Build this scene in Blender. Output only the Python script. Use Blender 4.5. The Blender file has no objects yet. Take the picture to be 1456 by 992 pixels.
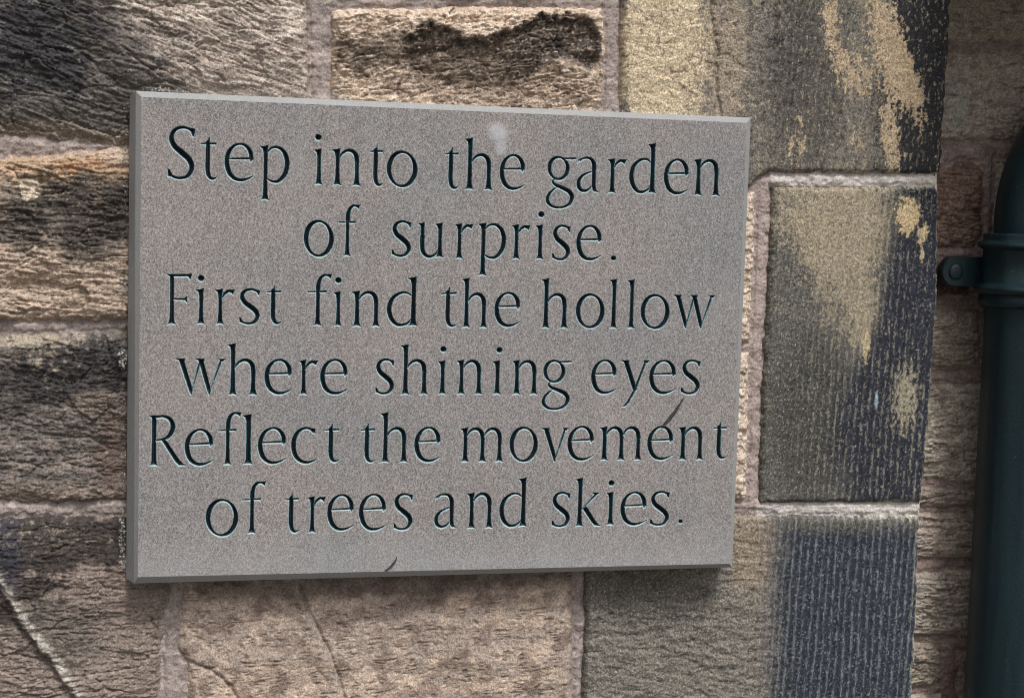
import bpy, math, random
import numpy as np
from mathutils import Vector, Matrix

random.seed(7)
RNG = np.random.default_rng(11)
SC = bpy.context.scene
COL = SC.collection
R = math.radians

# ------------------------------------------------------------------ camera
ZT = 1.62                                   # height of the top left corner of the plaque face above the ground
CAM = np.array([0.0258, -1.5015, -0.1038])  # metres, from that corner
YAW, PITCH, ROLL = 0.2199, -0.0838, 0.0277
FPX = 2200.0                                # focal length in photograph pixels
fw = np.array([math.sin(YAW) * math.cos(PITCH), math.cos(YAW) * math.cos(PITCH), math.sin(PITCH)])
rt = np.cross(fw, [0, 0, 1]); rt /= np.linalg.norm(rt)
up = np.cross(rt, fw)
RT = math.cos(ROLL) * rt + math.sin(ROLL) * up
UP = -math.sin(ROLL) * rt + math.cos(ROLL) * up
cam_d = bpy.data.cameras.new("camera")
cam = bpy.data.objects.new("camera", cam_d)
COL.objects.link(cam)
cam.matrix_world = Matrix(((RT[0], UP[0], -fw[0], CAM[0]), (RT[1], UP[1], -fw[1], CAM[1]),
                           (RT[2], UP[2], -fw[2], CAM[2] + ZT), (0, 0, 0, 1)))
cam_d.sensor_width = 36.0
cam_d.sensor_fit = 'HORIZONTAL'
cam_d.lens = FPX / 1456.0 * 36.0
cam_d.clip_start = 0.05
cam_d.clip_end = 500
SC.camera = cam
SC.cycles.filter_width = 1.0

# ------------------------------------------------------------------ light: overcast day, brighter from above and the right
SUN_AZ, SUN_EL = R(15), R(56)               # azimuth measured from straight out of the wall towards the right
world = bpy.data.worlds.new("World")
SC.world = world
world.use_nodes = True
wn = world.node_tree
wn.nodes.clear()
sky = wn.nodes.new("ShaderNodeTexSky")
sky.sky_type = 'NISHITA'
sky.sun_disc = False
sky.sun_elevation = SUN_EL
sky.sun_rotation = math.pi - SUN_AZ
sky.air_density = 1.0
sky.dust_density = 6.0
sky.ozone_density = 1.0
hsv = wn.nodes.new("ShaderNodeHueSaturation")
hsv.inputs['Saturation'].default_value = 0.30   # cloud cover greys the sky
bg = wn.nodes.new("ShaderNodeBackground")
bg.inputs['Strength'].default_value = 0.086
wo = wn.nodes.new("ShaderNodeOutputWorld")
wn.links.new(sky.outputs[0], hsv.inputs['Color'])
wn.links.new(hsv.outputs[0], bg.inputs['Color'])
wn.links.new(bg.outputs[0], wo.inputs['Surface'])
sd = bpy.data.lights.new("sun", 'SUN')
sd.energy = 1.5
sd.angle = R(10)
sd.color = (1.0, 0.99, 0.98)
sun = bpy.data.objects.new("sun", sd)
COL.objects.link(sun)
sdir = Vector((math.sin(SUN_AZ) * math.cos(SUN_EL), -math.cos(SUN_AZ) * math.cos(SUN_EL), math.sin(SUN_EL)))
sun.rotation_euler = sdir.to_track_quat('Z', 'Y').to_euler()
sun.location = (2, -3, 5)
SC.view_settings.view_transform = 'Standard'
SC.view_settings.look = 'None'
SC.view_settings.gamma = 1.0
SC.view_settings.exposure = 0.47

# ------------------------------------------------------------------ helpers
def ray(px, py, y):
    """photograph pixel -> (X, Z) on the plane Y = y, metres from the plaque corner"""
    px = np.asarray(px, float); py = np.asarray(py, float)
    d = fw[:, None] + RT[:, None] * ((px.ravel() - 728) / FPX) - UP[:, None] * ((py.ravel() - 496) / FPX)
    t = (y - CAM[1]) / d[1]
    return (CAM[0] + t * d[0]).reshape(px.shape), (CAM[2] + t * d[2]).reshape(px.shape)


def mm(px, py, y):
    X, Z = ray(px, py, y)
    return X * 1000, -Z * 1000


def poly_mm(pts, y):
    a = np.array(pts, float)
    X, Z = mm(a[:, 0], a[:, 1], y)
    return np.stack([X, Z], 1)


def lin(c):
    c = np.array(c, float) / 255.0
    return np.where(c <= 0.04045, c / 12.92, ((c + 0.055) / 1.055) ** 2.4)


def _h(ix, iy, s):
    n = (ix.astype(np.int64) * 374761393 + iy.astype(np.int64) * 668265263 + s * 974634777) & 0xFFFFFFFF
    n = ((n ^ (n >> 13)) * 1274126177) & 0xFFFFFFFF
    return (n ^ (n >> 16)) & 0xFFFFFFFF


def pn(x, y, s=0):
    """gradient noise, about -0.7 .. 0.7"""
    x0 = np.floor(x); y0 = np.floor(y)
    fx = x - x0; fy = y - y0
    x0 = x0.astype(np.int64); y0 = y0.astype(np.int64)
    u = fx * fx * fx * (fx * (fx * 6 - 15) + 10)
    v = fy * fy * fy * (fy * (fy * 6 - 15) + 10)

    def g(ix, iy, dx, dy):
        a = _h(ix, iy, s) * (2 * math.pi / 4294967296.0)
        return np.cos(a) * dx + np.sin(a) * dy
    a = g(x0, y0, fx, fy); b = g(x0 + 1, y0, fx - 1, fy)
    c = g(x0, y0 + 1, fx, fy - 1); d = g(x0 + 1, y0 + 1, fx - 1, fy - 1)
    return a + u * (b - a) + v * (c - a + u * (a - b - c + d))


def fbm(x, y, s=0, o=4, gain=0.5, lac=2.03):
    t = 0; a = 1.0; n = 0
    for i in range(o):
        t = t + a * pn(x, y, s + 17 * i); n += a
        a *= gain; x = x * lac + 3.1; y = y * lac + 1.7
    return t / n * 2.55


def ridged(x, y, s=0, o=3, gain=0.5):
    t = 0; a = 1.0; n = 0
    for i in range(o):
        t = t + a * (1 - 2.4 * np.abs(pn(x, y, s + 13 * i))); n += a
        a *= gain; x = x * 2.1 + 5.3; y = y * 2.1 + 2.9
    return t / n


def ss(a, b, x):
    t = np.clip((x - a) / (b - a), 0, 1)
    return t * t * (3 - 2 * t)


def rotc(u, v, deg):
    c, s = math.cos(R(deg)), math.sin(R(deg))
    return u * c + v * s, -u * s + v * c


def sdpoly(P, u, v):
    """signed distance, positive inside"""
    d = np.full(u.shape, 1e9)
    inside = np.zeros(u.shape, bool)
    n = len(P)
    for i in range(n):
        ax, ay = P[i]; bx, by = P[(i + 1) % n]
        ex, ey = bx - ax, by - ay
        wx, wy = u - ax, v - ay
        t = np.clip((wx * ex + wy * ey) / (ex * ex + ey * ey + 1e-12), 0, 1)
        d = np.minimum(d, (wx - ex * t) ** 2 + (wy - ey * t) ** 2)
        c = (ay <= v) != (by <= v)
        if ey != 0:
            inside ^= c & (u < ax + (v - ay) * ex / ey)
    d = np.sqrt(d)
    return np.where(inside, d, -d)


def sdline(P, u, v):
    """distance to an open polyline, and 0..1 along it"""
    d = np.full(u.shape, 1e9); side = np.zeros(u.shape)
    for i in range(len(P) - 1):
        ax, ay = P[i]; bx, by = P[i + 1]
        ex, ey = bx - ax, by - ay
        wx, wy = u - ax, v - ay
        t = np.clip((wx * ex + wy * ey) / (ex * ex + ey * ey + 1e-12), 0, 1)
        q = np.hypot(wx - ex * t, wy - ey * t)
        cr = (ex * wy - ey * wx) / math.hypot(ex, ey)
        m = q < d
        side = np.where(m, cr, side)
        d = np.where(m, q, d)
    return d, side


def mix(c, t, m):
    m = np.asarray(m)[..., None]
    return c * (1 - m) + np.asarray(t) * m


def link(name, me, parent=None, mat=None, label=None, cat=None, kind=None, group=None):
    o = bpy.data.objects.new(name, me)
    COL.objects.link(o)
    if parent: o.parent = parent
    if mat: me.materials.append(mat)
    if label: o['label'] = label
    if cat: o['category'] = cat
    if kind: o['kind'] = kind
    if group: o['group'] = group
    return o


def empty(name, label, cat, loc=(0, 0, 0)):
    o = bpy.data.objects.new(name, None)
    COL.objects.link(o)
    o.location = loc
    o['label'] = label; o['category'] = cat
    return o


def npmesh(name, V, F, smooth=True, cols=None, att=None):
    """V (n,3); F (m,k) or list of such arrays"""
    if not isinstance(F, list): F = [F]
    F = [f for f in F if len(f)]
    me = bpy.data.meshes.new(name)
    me.vertices.add(len(V))
    me.vertices.foreach_set("co", np.ascontiguousarray(V, np.float32).ravel())
    nl = sum(f.size for f in F); npoly = sum(len(f) for f in F)
    me.loops.add(nl); me.polygons.add(npoly)
    me.loops.foreach_set("vertex_index", np.concatenate([f.ravel() for f in F]).astype(np.int32))
    st = []; base = 0
    for f in F:
        st.append(base + np.arange(len(f)) * f.shape[1]); base += f.size
    me.polygons.foreach_set("loop_start", np.concatenate(st).astype(np.int32))
    me.update(calc_edges=True)
    me.polygons.foreach_set("use_smooth", np.full(npoly, smooth))
    if cols is not None:
        cols = np.asarray(cols, float); gq = (cols @ np.array([.3, .5, .2]))[:, None]; cols = (gq + (cols - gq) * .84) * 1.07
        a = me.color_attributes.new("tint", 'FLOAT_COLOR', 'POINT')
        c = np.ones((len(V), 4), np.float32); c[:, :3] = cols
        a.data.foreach_set("color", c.ravel())
    if att is not None:
        for k, val in att.items():
            a = me.attributes.new(k, 'FLOAT', 'POINT')
            a.data.foreach_set("value", np.asarray(val, np.float32))
    me.validate(clean_customdata=False)
    return me


OFF = np.array([0, 0, ZT])

# ------------------------------------------------------------------ materials
class NT:
    def __init__(s, name):
        s.m = bpy.data.materials.new(name); s.m.use_nodes = True
        s.t = s.m.node_tree; s.t.nodes.clear()
        s.out = s.t.nodes.new("ShaderNodeOutputMaterial")
        s.p = s.t.nodes.new("ShaderNodeBsdfPrincipled")
        s.l(s.p.outputs[0], s.out.inputs['Surface'])
        s.tc = s.t.nodes.new("ShaderNodeTexCoord")
        s.rot = s.t.nodes.new("ShaderNodeMapping")           # turned so the noise lattice never lines up with a face
        s.rot.inputs['Rotation'].default_value = (0.61, 0.47, 0.83)
        s.l(s.tc.outputs['Object'], s.rot.inputs[0])

    def n(s, typ, **k):
        o = s.t.nodes.new("ShaderNode" + typ)
        for a, b in k.items():
            if hasattr(o, a): setattr(o, a, b)
            else: o.inputs[a.replace('_', ' ')].default_value = b
        return o

    def l(s, a, b): s.t.links.new(a, b)

    def noise(s, scale, detail=2, rough=0.5, vec=None, dims='3D'):
        o = s.t.nodes.new("ShaderNodeTexNoise")
        o.inputs['Scale'].default_value = scale
        o.inputs['Detail'].default_value = detail
        o.inputs['Roughness'].default_value = rough
        s.l(vec if vec is not None else s.rot.outputs[0], o.inputs['Vector'])
        return o.outputs[0]

    def ramp(s, fac, *stops):
        o = s.t.nodes.new("ShaderNodeValToRGB")
        e = o.color_ramp.elements
        while len(e) < len(stops): e.new(0.5)
        for el, (p, c) in zip(e, stops):
            el.position = p
            el.color = (c, c, c, 1) if isinstance(c, (int, float)) else (*c, 1)
        s.l(fac, o.inputs[0])
        return o.outputs[0]

    def math(s, op, a, b=None, c=None):
        o = s.t.nodes.new("ShaderNodeMath"); o.operation = op
        for i, x in enumerate((a, b, c)):
            if x is None: continue
            if isinstance(x, (int, float)): o.inputs[i].default_value = x
            else: s.l(x, o.inputs[i])
        return o.outputs[0]

    def mixc(s, fac, a, b, blend='MIX'):
        o = s.t.nodes.new("ShaderNodeMix"); o.data_type = 'RGBA'; o.blend_type = blend
        for i, x in ((0, fac), (6, a), (7, b)):
            if isinstance(x, (int, float)): o.inputs[i].default_value = x
            elif isinstance(x, (tuple, list)): o.inputs[i].default_value = (*x, 1)
            else: s.l(x, o.inputs[i])
        return o.outputs[2]

    def bump(s, h, strength, dist):
        o = s.t.nodes.new("ShaderNodeBump")
        o.inputs['Strength'].default_value = strength
        o.inputs['Distance'].default_value = dist
        s.l(h, o.inputs['Height'])
        s.l(o.outputs[0], s.p.inputs['Normal'])
        return o

    def map(s, sc):
        o = s.t.nodes.new("ShaderNodeMapping")
        o.inputs['Scale'].default_value = sc
        s.l(s.tc.outputs['Object'], o.inputs[0])
        return o.outputs[0]


def stone_mat(name, grain=560, contrast=(0.62, 1.38), bump=1.0, dist=0.0019):
    s = NT(name)
    a = s.n("VertexColor"); a.layer_name = "tint"
    g1 = s.noise(grain, 3, 0.65)
    g2 = s.noise(grain * 0.28, 3, 0.6)
    r = s.ramp(g1, (0.38, contrast[0]), (0.62, contrast[1]))
    r2 = s.ramp(g2, (0.3, 0.84), (0.7, 1.16))
    c = s.mixc(1.0, a.outputs[0], r, 'MULTIPLY')
    c = s.mixc(1.0, c, r2, 'MULTIPLY')
    s.l(c, s.p.inputs['Base Color'])
    s.p.inputs['Roughness'].default_value = 0.93
    s.p.inputs['Specular IOR Level'].default_value = 0.22
    h = s.math('ADD', s.math('MULTIPLY', g1, 0.6), g2)
    s.bump(h, bump, dist)
    return s.m


M_ROCK = stone_mat("weathered_sandstone", 600, (0.70, 1.30), 1.0, 0.0017)
M_QUOIN = stone_mat("tooled_sandstone", 600, (0.60, 1.42), 1.0, 0.0017)
M_MORTAR = stone_mat("lime_mortar", 560, (0.78, 1.22), 0.9, 0.0012)
M_CORE = stone_mat("rubble_core", 300, (0.8, 1.2), 0.5, 0.001)


def plaque_mat():
    s = NT("sawn_grey_sandstone")
    g = s.noise(700, 2, 0.75)
    gm = s.noise(300, 2, 0.6)
    big = s.noise(9, 5, 0.65)
    base = s.mixc(s.ramp(big, (0.35, 0.0), (0.68, 1.0)), tuple(lin((134, 133, 133))), tuple(lin((146, 139, 136))))
    base = s.mixc(1.0, base, s.ramp(g, (0.36, 0.52), (0.5, 0.98), (0.64, 1.50)), 'MULTIPLY')
    base = s.mixc(1.0, base, s.ramp(gm, (0.32, 0.84), (0.68, 1.16)), 'MULTIPLY')
    base = s.mixc(s.math('MULTIPLY', s.ramp(s.noise(34, 5, 0.7), (0.56, 0.0), (0.72, 1.0)), 0.2), base, tuple(lin((124, 112, 105))))
    base = s.mixc(s.math('MULTIPLY', s.ramp(s.noise(1.0, 5, 0.65, s.map((38, 38, 7))), (0.5, 0.0), (0.75, 1.0)), 0.22), base, tuple(lin((168, 168, 168))))
    # pale grey dusty band along the lower edge, the pale splash above "the", rusty specks
    sep = s.n("SeparateXYZ"); s.l(s.tc.outputs['Object'], sep.inputs[0])
    def spot(x, z, r, amt, base):
        dx = s.math('DIVIDE', s.math('SUBTRACT', sep.outputs[0], x), r)
        dz = s.math('DIVIDE', s.math('SUBTRACT', sep.outputs[2], z), r)
        d = s.math('SQRT', s.math('ADD', s.math('MULTIPLY', dx, dx), s.math('MULTIPLY', dz, dz)))
        d = s.math('ADD', d, s.math('MULTIPLY', s.math('SUBTRACT', s.noise(60, 3, 0.6), 0.5), 0.9))
        f = s.math('MULTIPLY', s.ramp(d, (0.35, 1.0), (1.05, 0.0)), amt)
        return s.mixc(f, base, tuple(lin((196, 199, 204))))
    X, Z = ray(np.array([708, 712, 730]), np.array([188, 212, 214]), 0.0)
    base = spot(float(X[0]), float(Z[0]), 0.013, 0.6, base)
    base = spot(float(X[1]), float(Z[1]), 0.008, 0.42, base)
    edge = s.ramp(s.math('ADD', sep.outputs[2], s.math('MULTIPLY', s.math('SUBTRACT', s.noise(25, 3, 0.6), 0.5), 0.03)),
                  (0.0, 0.0), (1.0, 0.0))
    zb = s.math('DIVIDE', s.math('ADD', sep.outputs[2], 0.456), 0.05)
    zb = s.math('ADD', zb, s.math('MULTIPLY', s.math('SUBTRACT', s.noise(25, 3, 0.6), 0.5), 1.1))
    base = s.mixc(s.math('MULTIPLY', s.ramp(zb, (0.1, 1.0), (1.0, 0.0)), 0.28), base, tuple(lin((172, 174, 176))))
    s.l(base, s.p.inputs['Base Color'])
    s.p.inputs['Roughness'].default_value = 0.88
    s.p.inputs['Specular IOR Level'].default_value = 0.25
    s.bump(s.math('ADD', g, s.math('MULTIPLY', gm, 0.5)), 0.35, 0.0005)
    return s.m


def chamfer_mat():
    s = NT("honed_stone_edge")
    g = s.noise(600, 3, 0.6)
    b = s.noise(40, 3, 0.6)
    base = s.mixc(b, tuple(lin((142, 144, 144))), tuple(lin((162, 162, 161))))
    base = s.mixc(1.0, base, s.ramp(g, (0.3, 0.86), (0.7, 1.12)), 'MULTIPLY')
    s.l(base, s.p.inputs['Base Color'])
    s.p.inputs['Roughness'].default_value = 0.85
    s.bump(s.math('ADD', g, s.noise(90, 4, 0.7)), 0.6, 0.0007)
    return s.m


def groove_mat():
    s = NT("painted_groove")
    a = s.n("Attribute"); a.attribute_name = "cut"
    n = s.noise(260, 3, 0.65)
    n2 = s.noise(90, 2, 0.5)
    d = s.math('ADD', a.outputs['Fac'], s.math('MULTIPLY', s.math('SUBTRACT', n, 0.5), 1.1))
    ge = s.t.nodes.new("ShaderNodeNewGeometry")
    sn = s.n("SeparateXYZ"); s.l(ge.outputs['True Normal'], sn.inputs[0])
    lit_side = s.math('ADD', s.math('MULTIPLY', sn.outputs[2], 0.62), s.math('MULTIPLY', sn.outputs[0], 0.34))  # walls facing up and right coloured paler, as if catching the light
    d = s.math('SUBTRACT', d, lit_side)
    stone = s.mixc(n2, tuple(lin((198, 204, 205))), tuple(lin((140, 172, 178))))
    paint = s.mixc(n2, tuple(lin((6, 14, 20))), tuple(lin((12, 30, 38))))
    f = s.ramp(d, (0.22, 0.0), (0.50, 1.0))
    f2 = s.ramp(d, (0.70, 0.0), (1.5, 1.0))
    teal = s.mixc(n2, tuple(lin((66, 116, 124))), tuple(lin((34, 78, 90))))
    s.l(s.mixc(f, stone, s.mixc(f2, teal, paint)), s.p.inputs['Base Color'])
    s.p.inputs['Roughness'].default_value = 0.6
    s.bump(n, 0.3, 0.0004)
    return s.m


def pipe_mat():
    s = NT("dark_teal_paint")
    v = s.map((60, 60, 4))
    st = s.noise(1.0, 4, 0.6, v)
    b = s.noise(9, 3, 0.6)
    c = s.mixc(s.ramp(st, (0.3, 0.0), (0.75, 1.0)), tuple(lin((9, 30, 36))), tuple(lin((21, 48, 55))))
    c = s.mixc(s.ramp(b, (0.45, 0.0), (0.8, 0.5)), c, tuple(lin((36, 48, 44))))
    sp = s.noise(240, 1, 0.5)
    c = s.mixc(s.ramp(sp, (0.77, 0.0), (0.79, 0.4)), c, tuple(lin((110, 120, 112))))
    ch = s.noise(38, 6, 0.75)
    c = s.mixc(s.ramp(ch, (0.70, 0.0), (0.73, 0.8)), c, tuple(lin((78, 62, 50))))
    s.l(c, s.p.inputs['Base Color'])
    s.l(s.ramp(st, (0.3, 0.42), (0.8, 0.6)), s.p.inputs['Roughness'])
    s.bump(s.math('ADD', s.noise(55, 3, 0.6), s.noise(300, 2, 0.5)), 0.35, 0.0009)
    return s.m


def plain_mat(name, c, rough=0.9, var=0.2, scale=80):
    s = NT(name)
    g = s.noise(scale, 4, 0.6)
    s.l(s.mixc(1.0, tuple(lin(c)), s.ramp(g, (0.3, 1 - var), (0.7, 1 + var)), 'MULTIPLY'), s.p.inputs['Base Color'])
    s.p.inputs['Roughness'].default_value = rough
    s.bump(g, 0.4, 0.001)
    return s.m


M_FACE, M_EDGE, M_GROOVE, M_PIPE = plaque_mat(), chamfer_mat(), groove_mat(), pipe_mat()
M_DARK = plain_mat("dried_leaf", (52, 48, 54), 0.8, 0.3, 400)
M_PAVE = plain_mat("damp_dark_paving", (92, 88, 82), 0.9, 0.2, 6)

# ------------------------------------------------------------------ ground
gv = np.array([(-60, -60, 0), (60, -60, 0), (60, 0.30, 0), (-60, 0.30, 0)], float)
link("ground", npmesh("ground", gv, np.array([[0, 1, 2, 3]])), mat=M_PAVE, kind="structure",
     label="dark damp ground in front of the stone wall")

# ------------------------------------------------------------------ plaque with cut lettering
def CR(pts, n=9):
    """Catmull-Rom through (x, y, halfwidth)"""
    P = np.array(pts, float)
    P = np.vstack([2 * P[0] - P[1], P, 2 * P[-1] - P[-2]])
    out = []
    for i in range(1, len(P) - 2):
        for t in np.linspace(0, 1, n, endpoint=False):
            a, b, c, d = P[i - 1:i + 3]
            out.append(0.5 * (2 * b + (c - a) * t + (2 * a - 5 * b + 4 * c - d) * t * t + (3 * b - 3 * c + d - a) * t ** 3))
    out.append(P[-2])
    o = np.array(out); o[:, 2] = np.maximum(o[:, 2], 0.008)
    return ('c', o)


def PG(*pts): return ('p', np.array(pts, float))


def LN(*pts): return ('c', np.array(pts, float))


def stem(x, y0, y1, foot=True, top=True, w=0.062):
    L, Rr = [], []
    if foot:
        pts = [(x - .125, y0 - .005), (x - .085, y0 + .055), (x - w - .004, y0 + .15), (x - w * .9, (y0 + y1) / 2)]
    else:
        pts = [(x - w, y0), (x - w, (y0 + y1) / 2)]
    if top:
        pts += [(x - w, y1 - .22), (x - .085, y1 - .10), (x - .145, y1 - .045), (x - .145, y1 - .02), (x - .03, y1 - .005), (x + w + .014, y1 + .025),
                (x + w, y1 - .12)]
    else:
        pts += [(x - w, y1), (x + w, y1)]
    pts += [(x + w * .9, (y0 + y1) / 2)]
    if foot:
        pts += [(x + w + .004, y0 + .15), (x + .085, y0 + .055), (x + .13, y0 - .005), (x, y0 + .012)]
    else:
        pts += [(x + w, y0)]
    return PG(*pts)


def ring(cx, cy, rx, ry, thin=.034, thick=.066, tilt=-18, n=56):
    a = np.linspace(0, 2 * math.pi, n + 1)
    w = thin + (thick - thin) * np.abs(np.cos(a + R(tilt) * -1)) ** 1.6
    return ('c', np.stack([cx + rx * np.cos(a), cy + ry * np.sin(a), w], 1))


def G(ch):
    if ch == 'o': return [ring(.42, .5, .36, .475)]
    if ch == 'e':
        return [CR([(.735, .60, .055), (.715, .76, .058), (.60, .92, .046), (.43, .975, .034), (.24, .90, .042), (.10, .70, .058),
                    (.07, .44, .064), (.15, .19, .062), (.31, .05, .052), (.50, .025, .042), (.68, .075, .026), (.80, .14, .012)]),
                LN((.09, .575, .022), (.45, .59, .030), (.74, .60, .034)), PG((.66, .64), (.80, .64), (.80, .575), (.72, .50), (.69, .58))]
    if ch == 'c':
        return [CR([(.64, .86, .03), (.55, .95, .036), (.40, .975, .038), (.23, .90, .046), (.10, .71, .06),
                    (.07, .44, .066), (.15, .19, .062), (.32, .05, .052), (.50, .025, .042), (.64, .07, .026), (.73, .12, .012)]),
                PG((.52, .99), (.70, .97), (.69, .80), (.63, .86), (.55, .92))]
    if ch == 'n':
        return [stem(.13, 0, 1), CR([(.17, .74, .018), (.26, .88, .034), (.40, .965, .044), (.54, .95, .054), (.64, .84, .062), (.67, .66, .062)]),
                stem(.67, 0, .72, top=False)]
    if ch == 'h':
        return [stem(.13, 0, 1.42), CR([(.17, .74, .018), (.26, .88, .034), (.40, .965, .044), (.54, .95, .054), (.64, .84, .062), (.67, .66, .062)]),
                stem(.67, 0, .72, top=False)]
    if ch == 'm':
        r = [stem(.13, 0, 1)]
        for q in (0, .52):
            r += [CR([(.17 + q, .74, .018), (.25 + q, .88, .034), (.38 + q, .965, .044), (.52 + q, .95, .054), (.62 + q, .84, .060), (.65 + q, .66, .060)]),
                  stem(.65 + q, 0, .72, top=False)]
        return r
    if ch == 'u':
        return [PG((.0, .96), (.0, .985), (.13, 1.0), (.19, 1.03), (.18, .8), (.18, .5), (.06, .5), (.06, .82), (.05, .92)),
                CR([(.12, .6, .062), (.12, .32, .062), (.16, .14, .058), (.28, .03, .048), (.43, .03, .04), (.56, .12, .03), (.64, .26, .018)]),
                stem(.66, 0, 1)]
    if ch in 'iI': return [stem(.13, 0, 1)]
    if ch == 'l': return [stem(.13, 0, 1.42)]
    if ch == 't':
        return [PG((.03, .965), (.10, .985), (.19, 1.06), (.235, 1.15), (.255, 1.13), (.25, .9), (.14, .9), (.13, .955)),
                CR([(.195, .95, .058), (.19, .6, .060), (.19, .27, .060), (.23, .10, .055), (.32, .025, .042), (.42, .03, .026), (.50, .07, .010)]),
                LN((-.02, .945, .016), (.2, .955, .028), (.44, .965, .030)), PG((.38, .995), (.485, 1.0), (.455, .93), (.38, .94))]
    if ch == 'r':
        return [stem(.13, 0, 1), CR([(.17, .72, .018), (.25, .86, .034), (.36, .945, .044), (.46, .95, .040)]),
                PG((.38, .99), (.57, 1.0), (.545, .93), (.50, .84), (.455, .885), (.40, .90))]
    if ch == 's' or ch == 'S':
        g = [CR([(.50, .90, .026), (.42, .955, .034), (.29, .972, .038), (.15, .91, .046), (.085, .77, .056), (.15, .62, .066), (.30, .50, .074),
                 (.45, .37, .070), (.50, .22, .058), (.42, .07, .044), (.27, .025, .036), (.13, .05, .034), (.06, .10, .030)]),
             PG((.40, .985), (.565, .955), (.545, .79), (.50, .82), (.47, .90)), PG((.015, .20), (.055, .19), (.10, .11), (.16, .035), (.02, .045))]
        if ch == 'S':
            s2 = []
            for t, a in g:
                a = a.copy(); a[:, 0] *= 1.18; a[:, 1] *= 1.46
                if t == 'c': a[:, 2] *= 1.12
                s2.append((t, a))
            return s2
        return g
    if ch == 'a':
        return [CR([(.11, .87, .02), (.18, .94, .030), (.31, .97, .036), (.44, .93, .048), (.52, .80, .060), (.53, .6, .060)]),
                PG((.47, .7), (.59, .7), (.59, .18), (.61, .07), (.69, .0), (.55, -.005), (.50, .06), (.47, .18)),
                PG((.03, .80), (.06, .92), (.17, .965), (.16, .90), (.09, .87)),
                CR([(.51, .60, .016), (.38, .55, .026), (.20, .46, .038), (.085, .30, .052), (.10, .11, .056), (.22, .025, .046), (.36, .05, .034), (.50, .18, .018)])]
    if ch == 'd':
        return [stem(.68, 0, 1.42), CR([(.64, .87, .020), (.50, .965, .032), (.32, .94, .042), (.14, .77, .056), (.065, .50, .064), (.12, .22, .062),
                                        (.27, .04, .050), (.44, .03, .040), (.58, .12, .028), (.65, .25, .018)])]
    if ch == 'p':
        return [stem(.13, -.5, 1), CR([(.17, .82, .020), (.30, .945, .032), (.47, .965, .042), (.64, .84, .056), (.725, .57, .064), (.68, .26, .062),
                                       (.52, .05, .048), (.35, .015, .036), (.17, .09, .020)])]
    if ch == 'g':
        return [ring(.34, .655, .25, .305, .032, .056), LN((.46, .925, .026), (.66, .935, .028), (.80, .935, .022)),
                PG((.66, .90), (.74, .90), (.83, .985), (.66, .965)),
                CR([(.26, .37, .020), (.20, .28, .030), (.27, .19, .044), (.48, .10, .058), (.66, .0, .064), (.73, -.15, .058), (.66, -.34, .046), (.44, -.44, .036),
                    (.20, -.41, .040), (.065, -.27, .050), (.10, -.09, .042), (.22, .05, .030), (.34, .15, .016)])]
    if ch == 'f':
        return [stem(.28, 0, 1.12, top=False), CR([(.28, 1.0, .062), (.29, 1.15, .058), (.35, 1.31, .048), (.46, 1.40, .038), (.58, 1.40, .030)]),
                PG((.50, 1.44), (.70, 1.44), (.67, 1.37), (.645, 1.30), (.58, 1.355), (.50, 1.375)),
                LN((.0, .935, .018), (.28, .94, .028), (.50, .95, .030)), PG((.45, .98), (.555, .985), (.525, .91), (.45, .925))]
    if ch in 'vwy':
        def thick(x0, x1):
            return PG((x0 - .10, 1.0), (x0 - .10, .975), (x0 - .02, .93), (x1 - .05, .06), (x1 - .012, -.035), (x1 + .02, -.035), (x1 + .052, .12), (x0 + .13, .90), (x0 + .15, 1.0))
        def thin(x0, x1, ser=True):
            r = [LN((x0, .0, .014), (x1, .96, .032))]
            if ser: r.append(PG((x1 - .085, 1.0), (x1 - .02, .92), (x1 + .03, .90), (x1 + .11, .97), (x1 + .11, 1.0)))
            return r
        if ch == 'v': return [thick(.10, .42)] + thin(.42, .72)
        if ch == 'w':
            return [thick(.10, .41)] + thin(.41, .66, False) + [thick(.62, .90)] + thin(.90, 1.22)
        return [PG((.0, 1.0), (.0, .975), (.08, .93), (.38, .10), (.42, .06), (.49, .16), (.23, .90), (.25, 1.0)),
                LN((.14, -.325, .030), (.24, -.22, .036), (.42, .12, .036), (.72, .96, .032)),
                PG((.05, -.345), (.16, -.36), (.22, -.30), (.20, -.22), (.12, -.30)),
                PG((.635, 1.0), (.70, .92), (.75, .90), (.83, .97), (.83, 1.0))]
    if ch == 'k':
        return [stem(.13, 0, 1.42), LN((.17, .46, .016), (.42, .75, .024), (.60, .93, .034)), PG((.46, 1.0), (.55, .93), (.58, .86), (.62, .90), (.72, .985), (.72, 1.0)),
                PG((.22, .50), (.31, .60), (.36, .55), (.62, .15), (.70, .06), (.80, .0), (.60, -.005), (.50, .10))]
    if ch == 'F':
        return [stem(.14, 0, 1.42, top=False), PG((.0, 1.42), (.0, 1.40), (.08, 1.34), (.20, 1.34), (.58, 1.35), (.62, 1.28), (.655, 1.28), (.70, 1.43), (.68, 1.44)),
                PG((.18, .745), (.50, .75), (.53, .80), (.57, .80), (.56, .72), (.575, .62), (.535, .62), (.50, .68), (.18, .69))]
    if ch == 'R':
        return [stem(.14, 0, 1.42, top=False, w=.068), PG((.0, 1.42), (.0, 1.40), (.08, 1.34), (.22, 1.33), (.4, 1.36), (.4, 1.42)),
                CR([(.20, 1.38, .03), (.40, 1.39, .040), (.58, 1.31, .056), (.66, 1.11, .066), (.60, .89, .060), (.45, .76, .042), (.20, .71, .024)]),
                PG((.34, .72), (.44, .76), (.50, .70), (.86, .16), (.94, .07), (1.06, .0), (.84, -.01), (.76, .06), (.68, .18))]
    if ch == '.': return [('c', np.array([(0, 0, .085), (0.001, 0, .085)]))]
    raise KeyError(ch)


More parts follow.
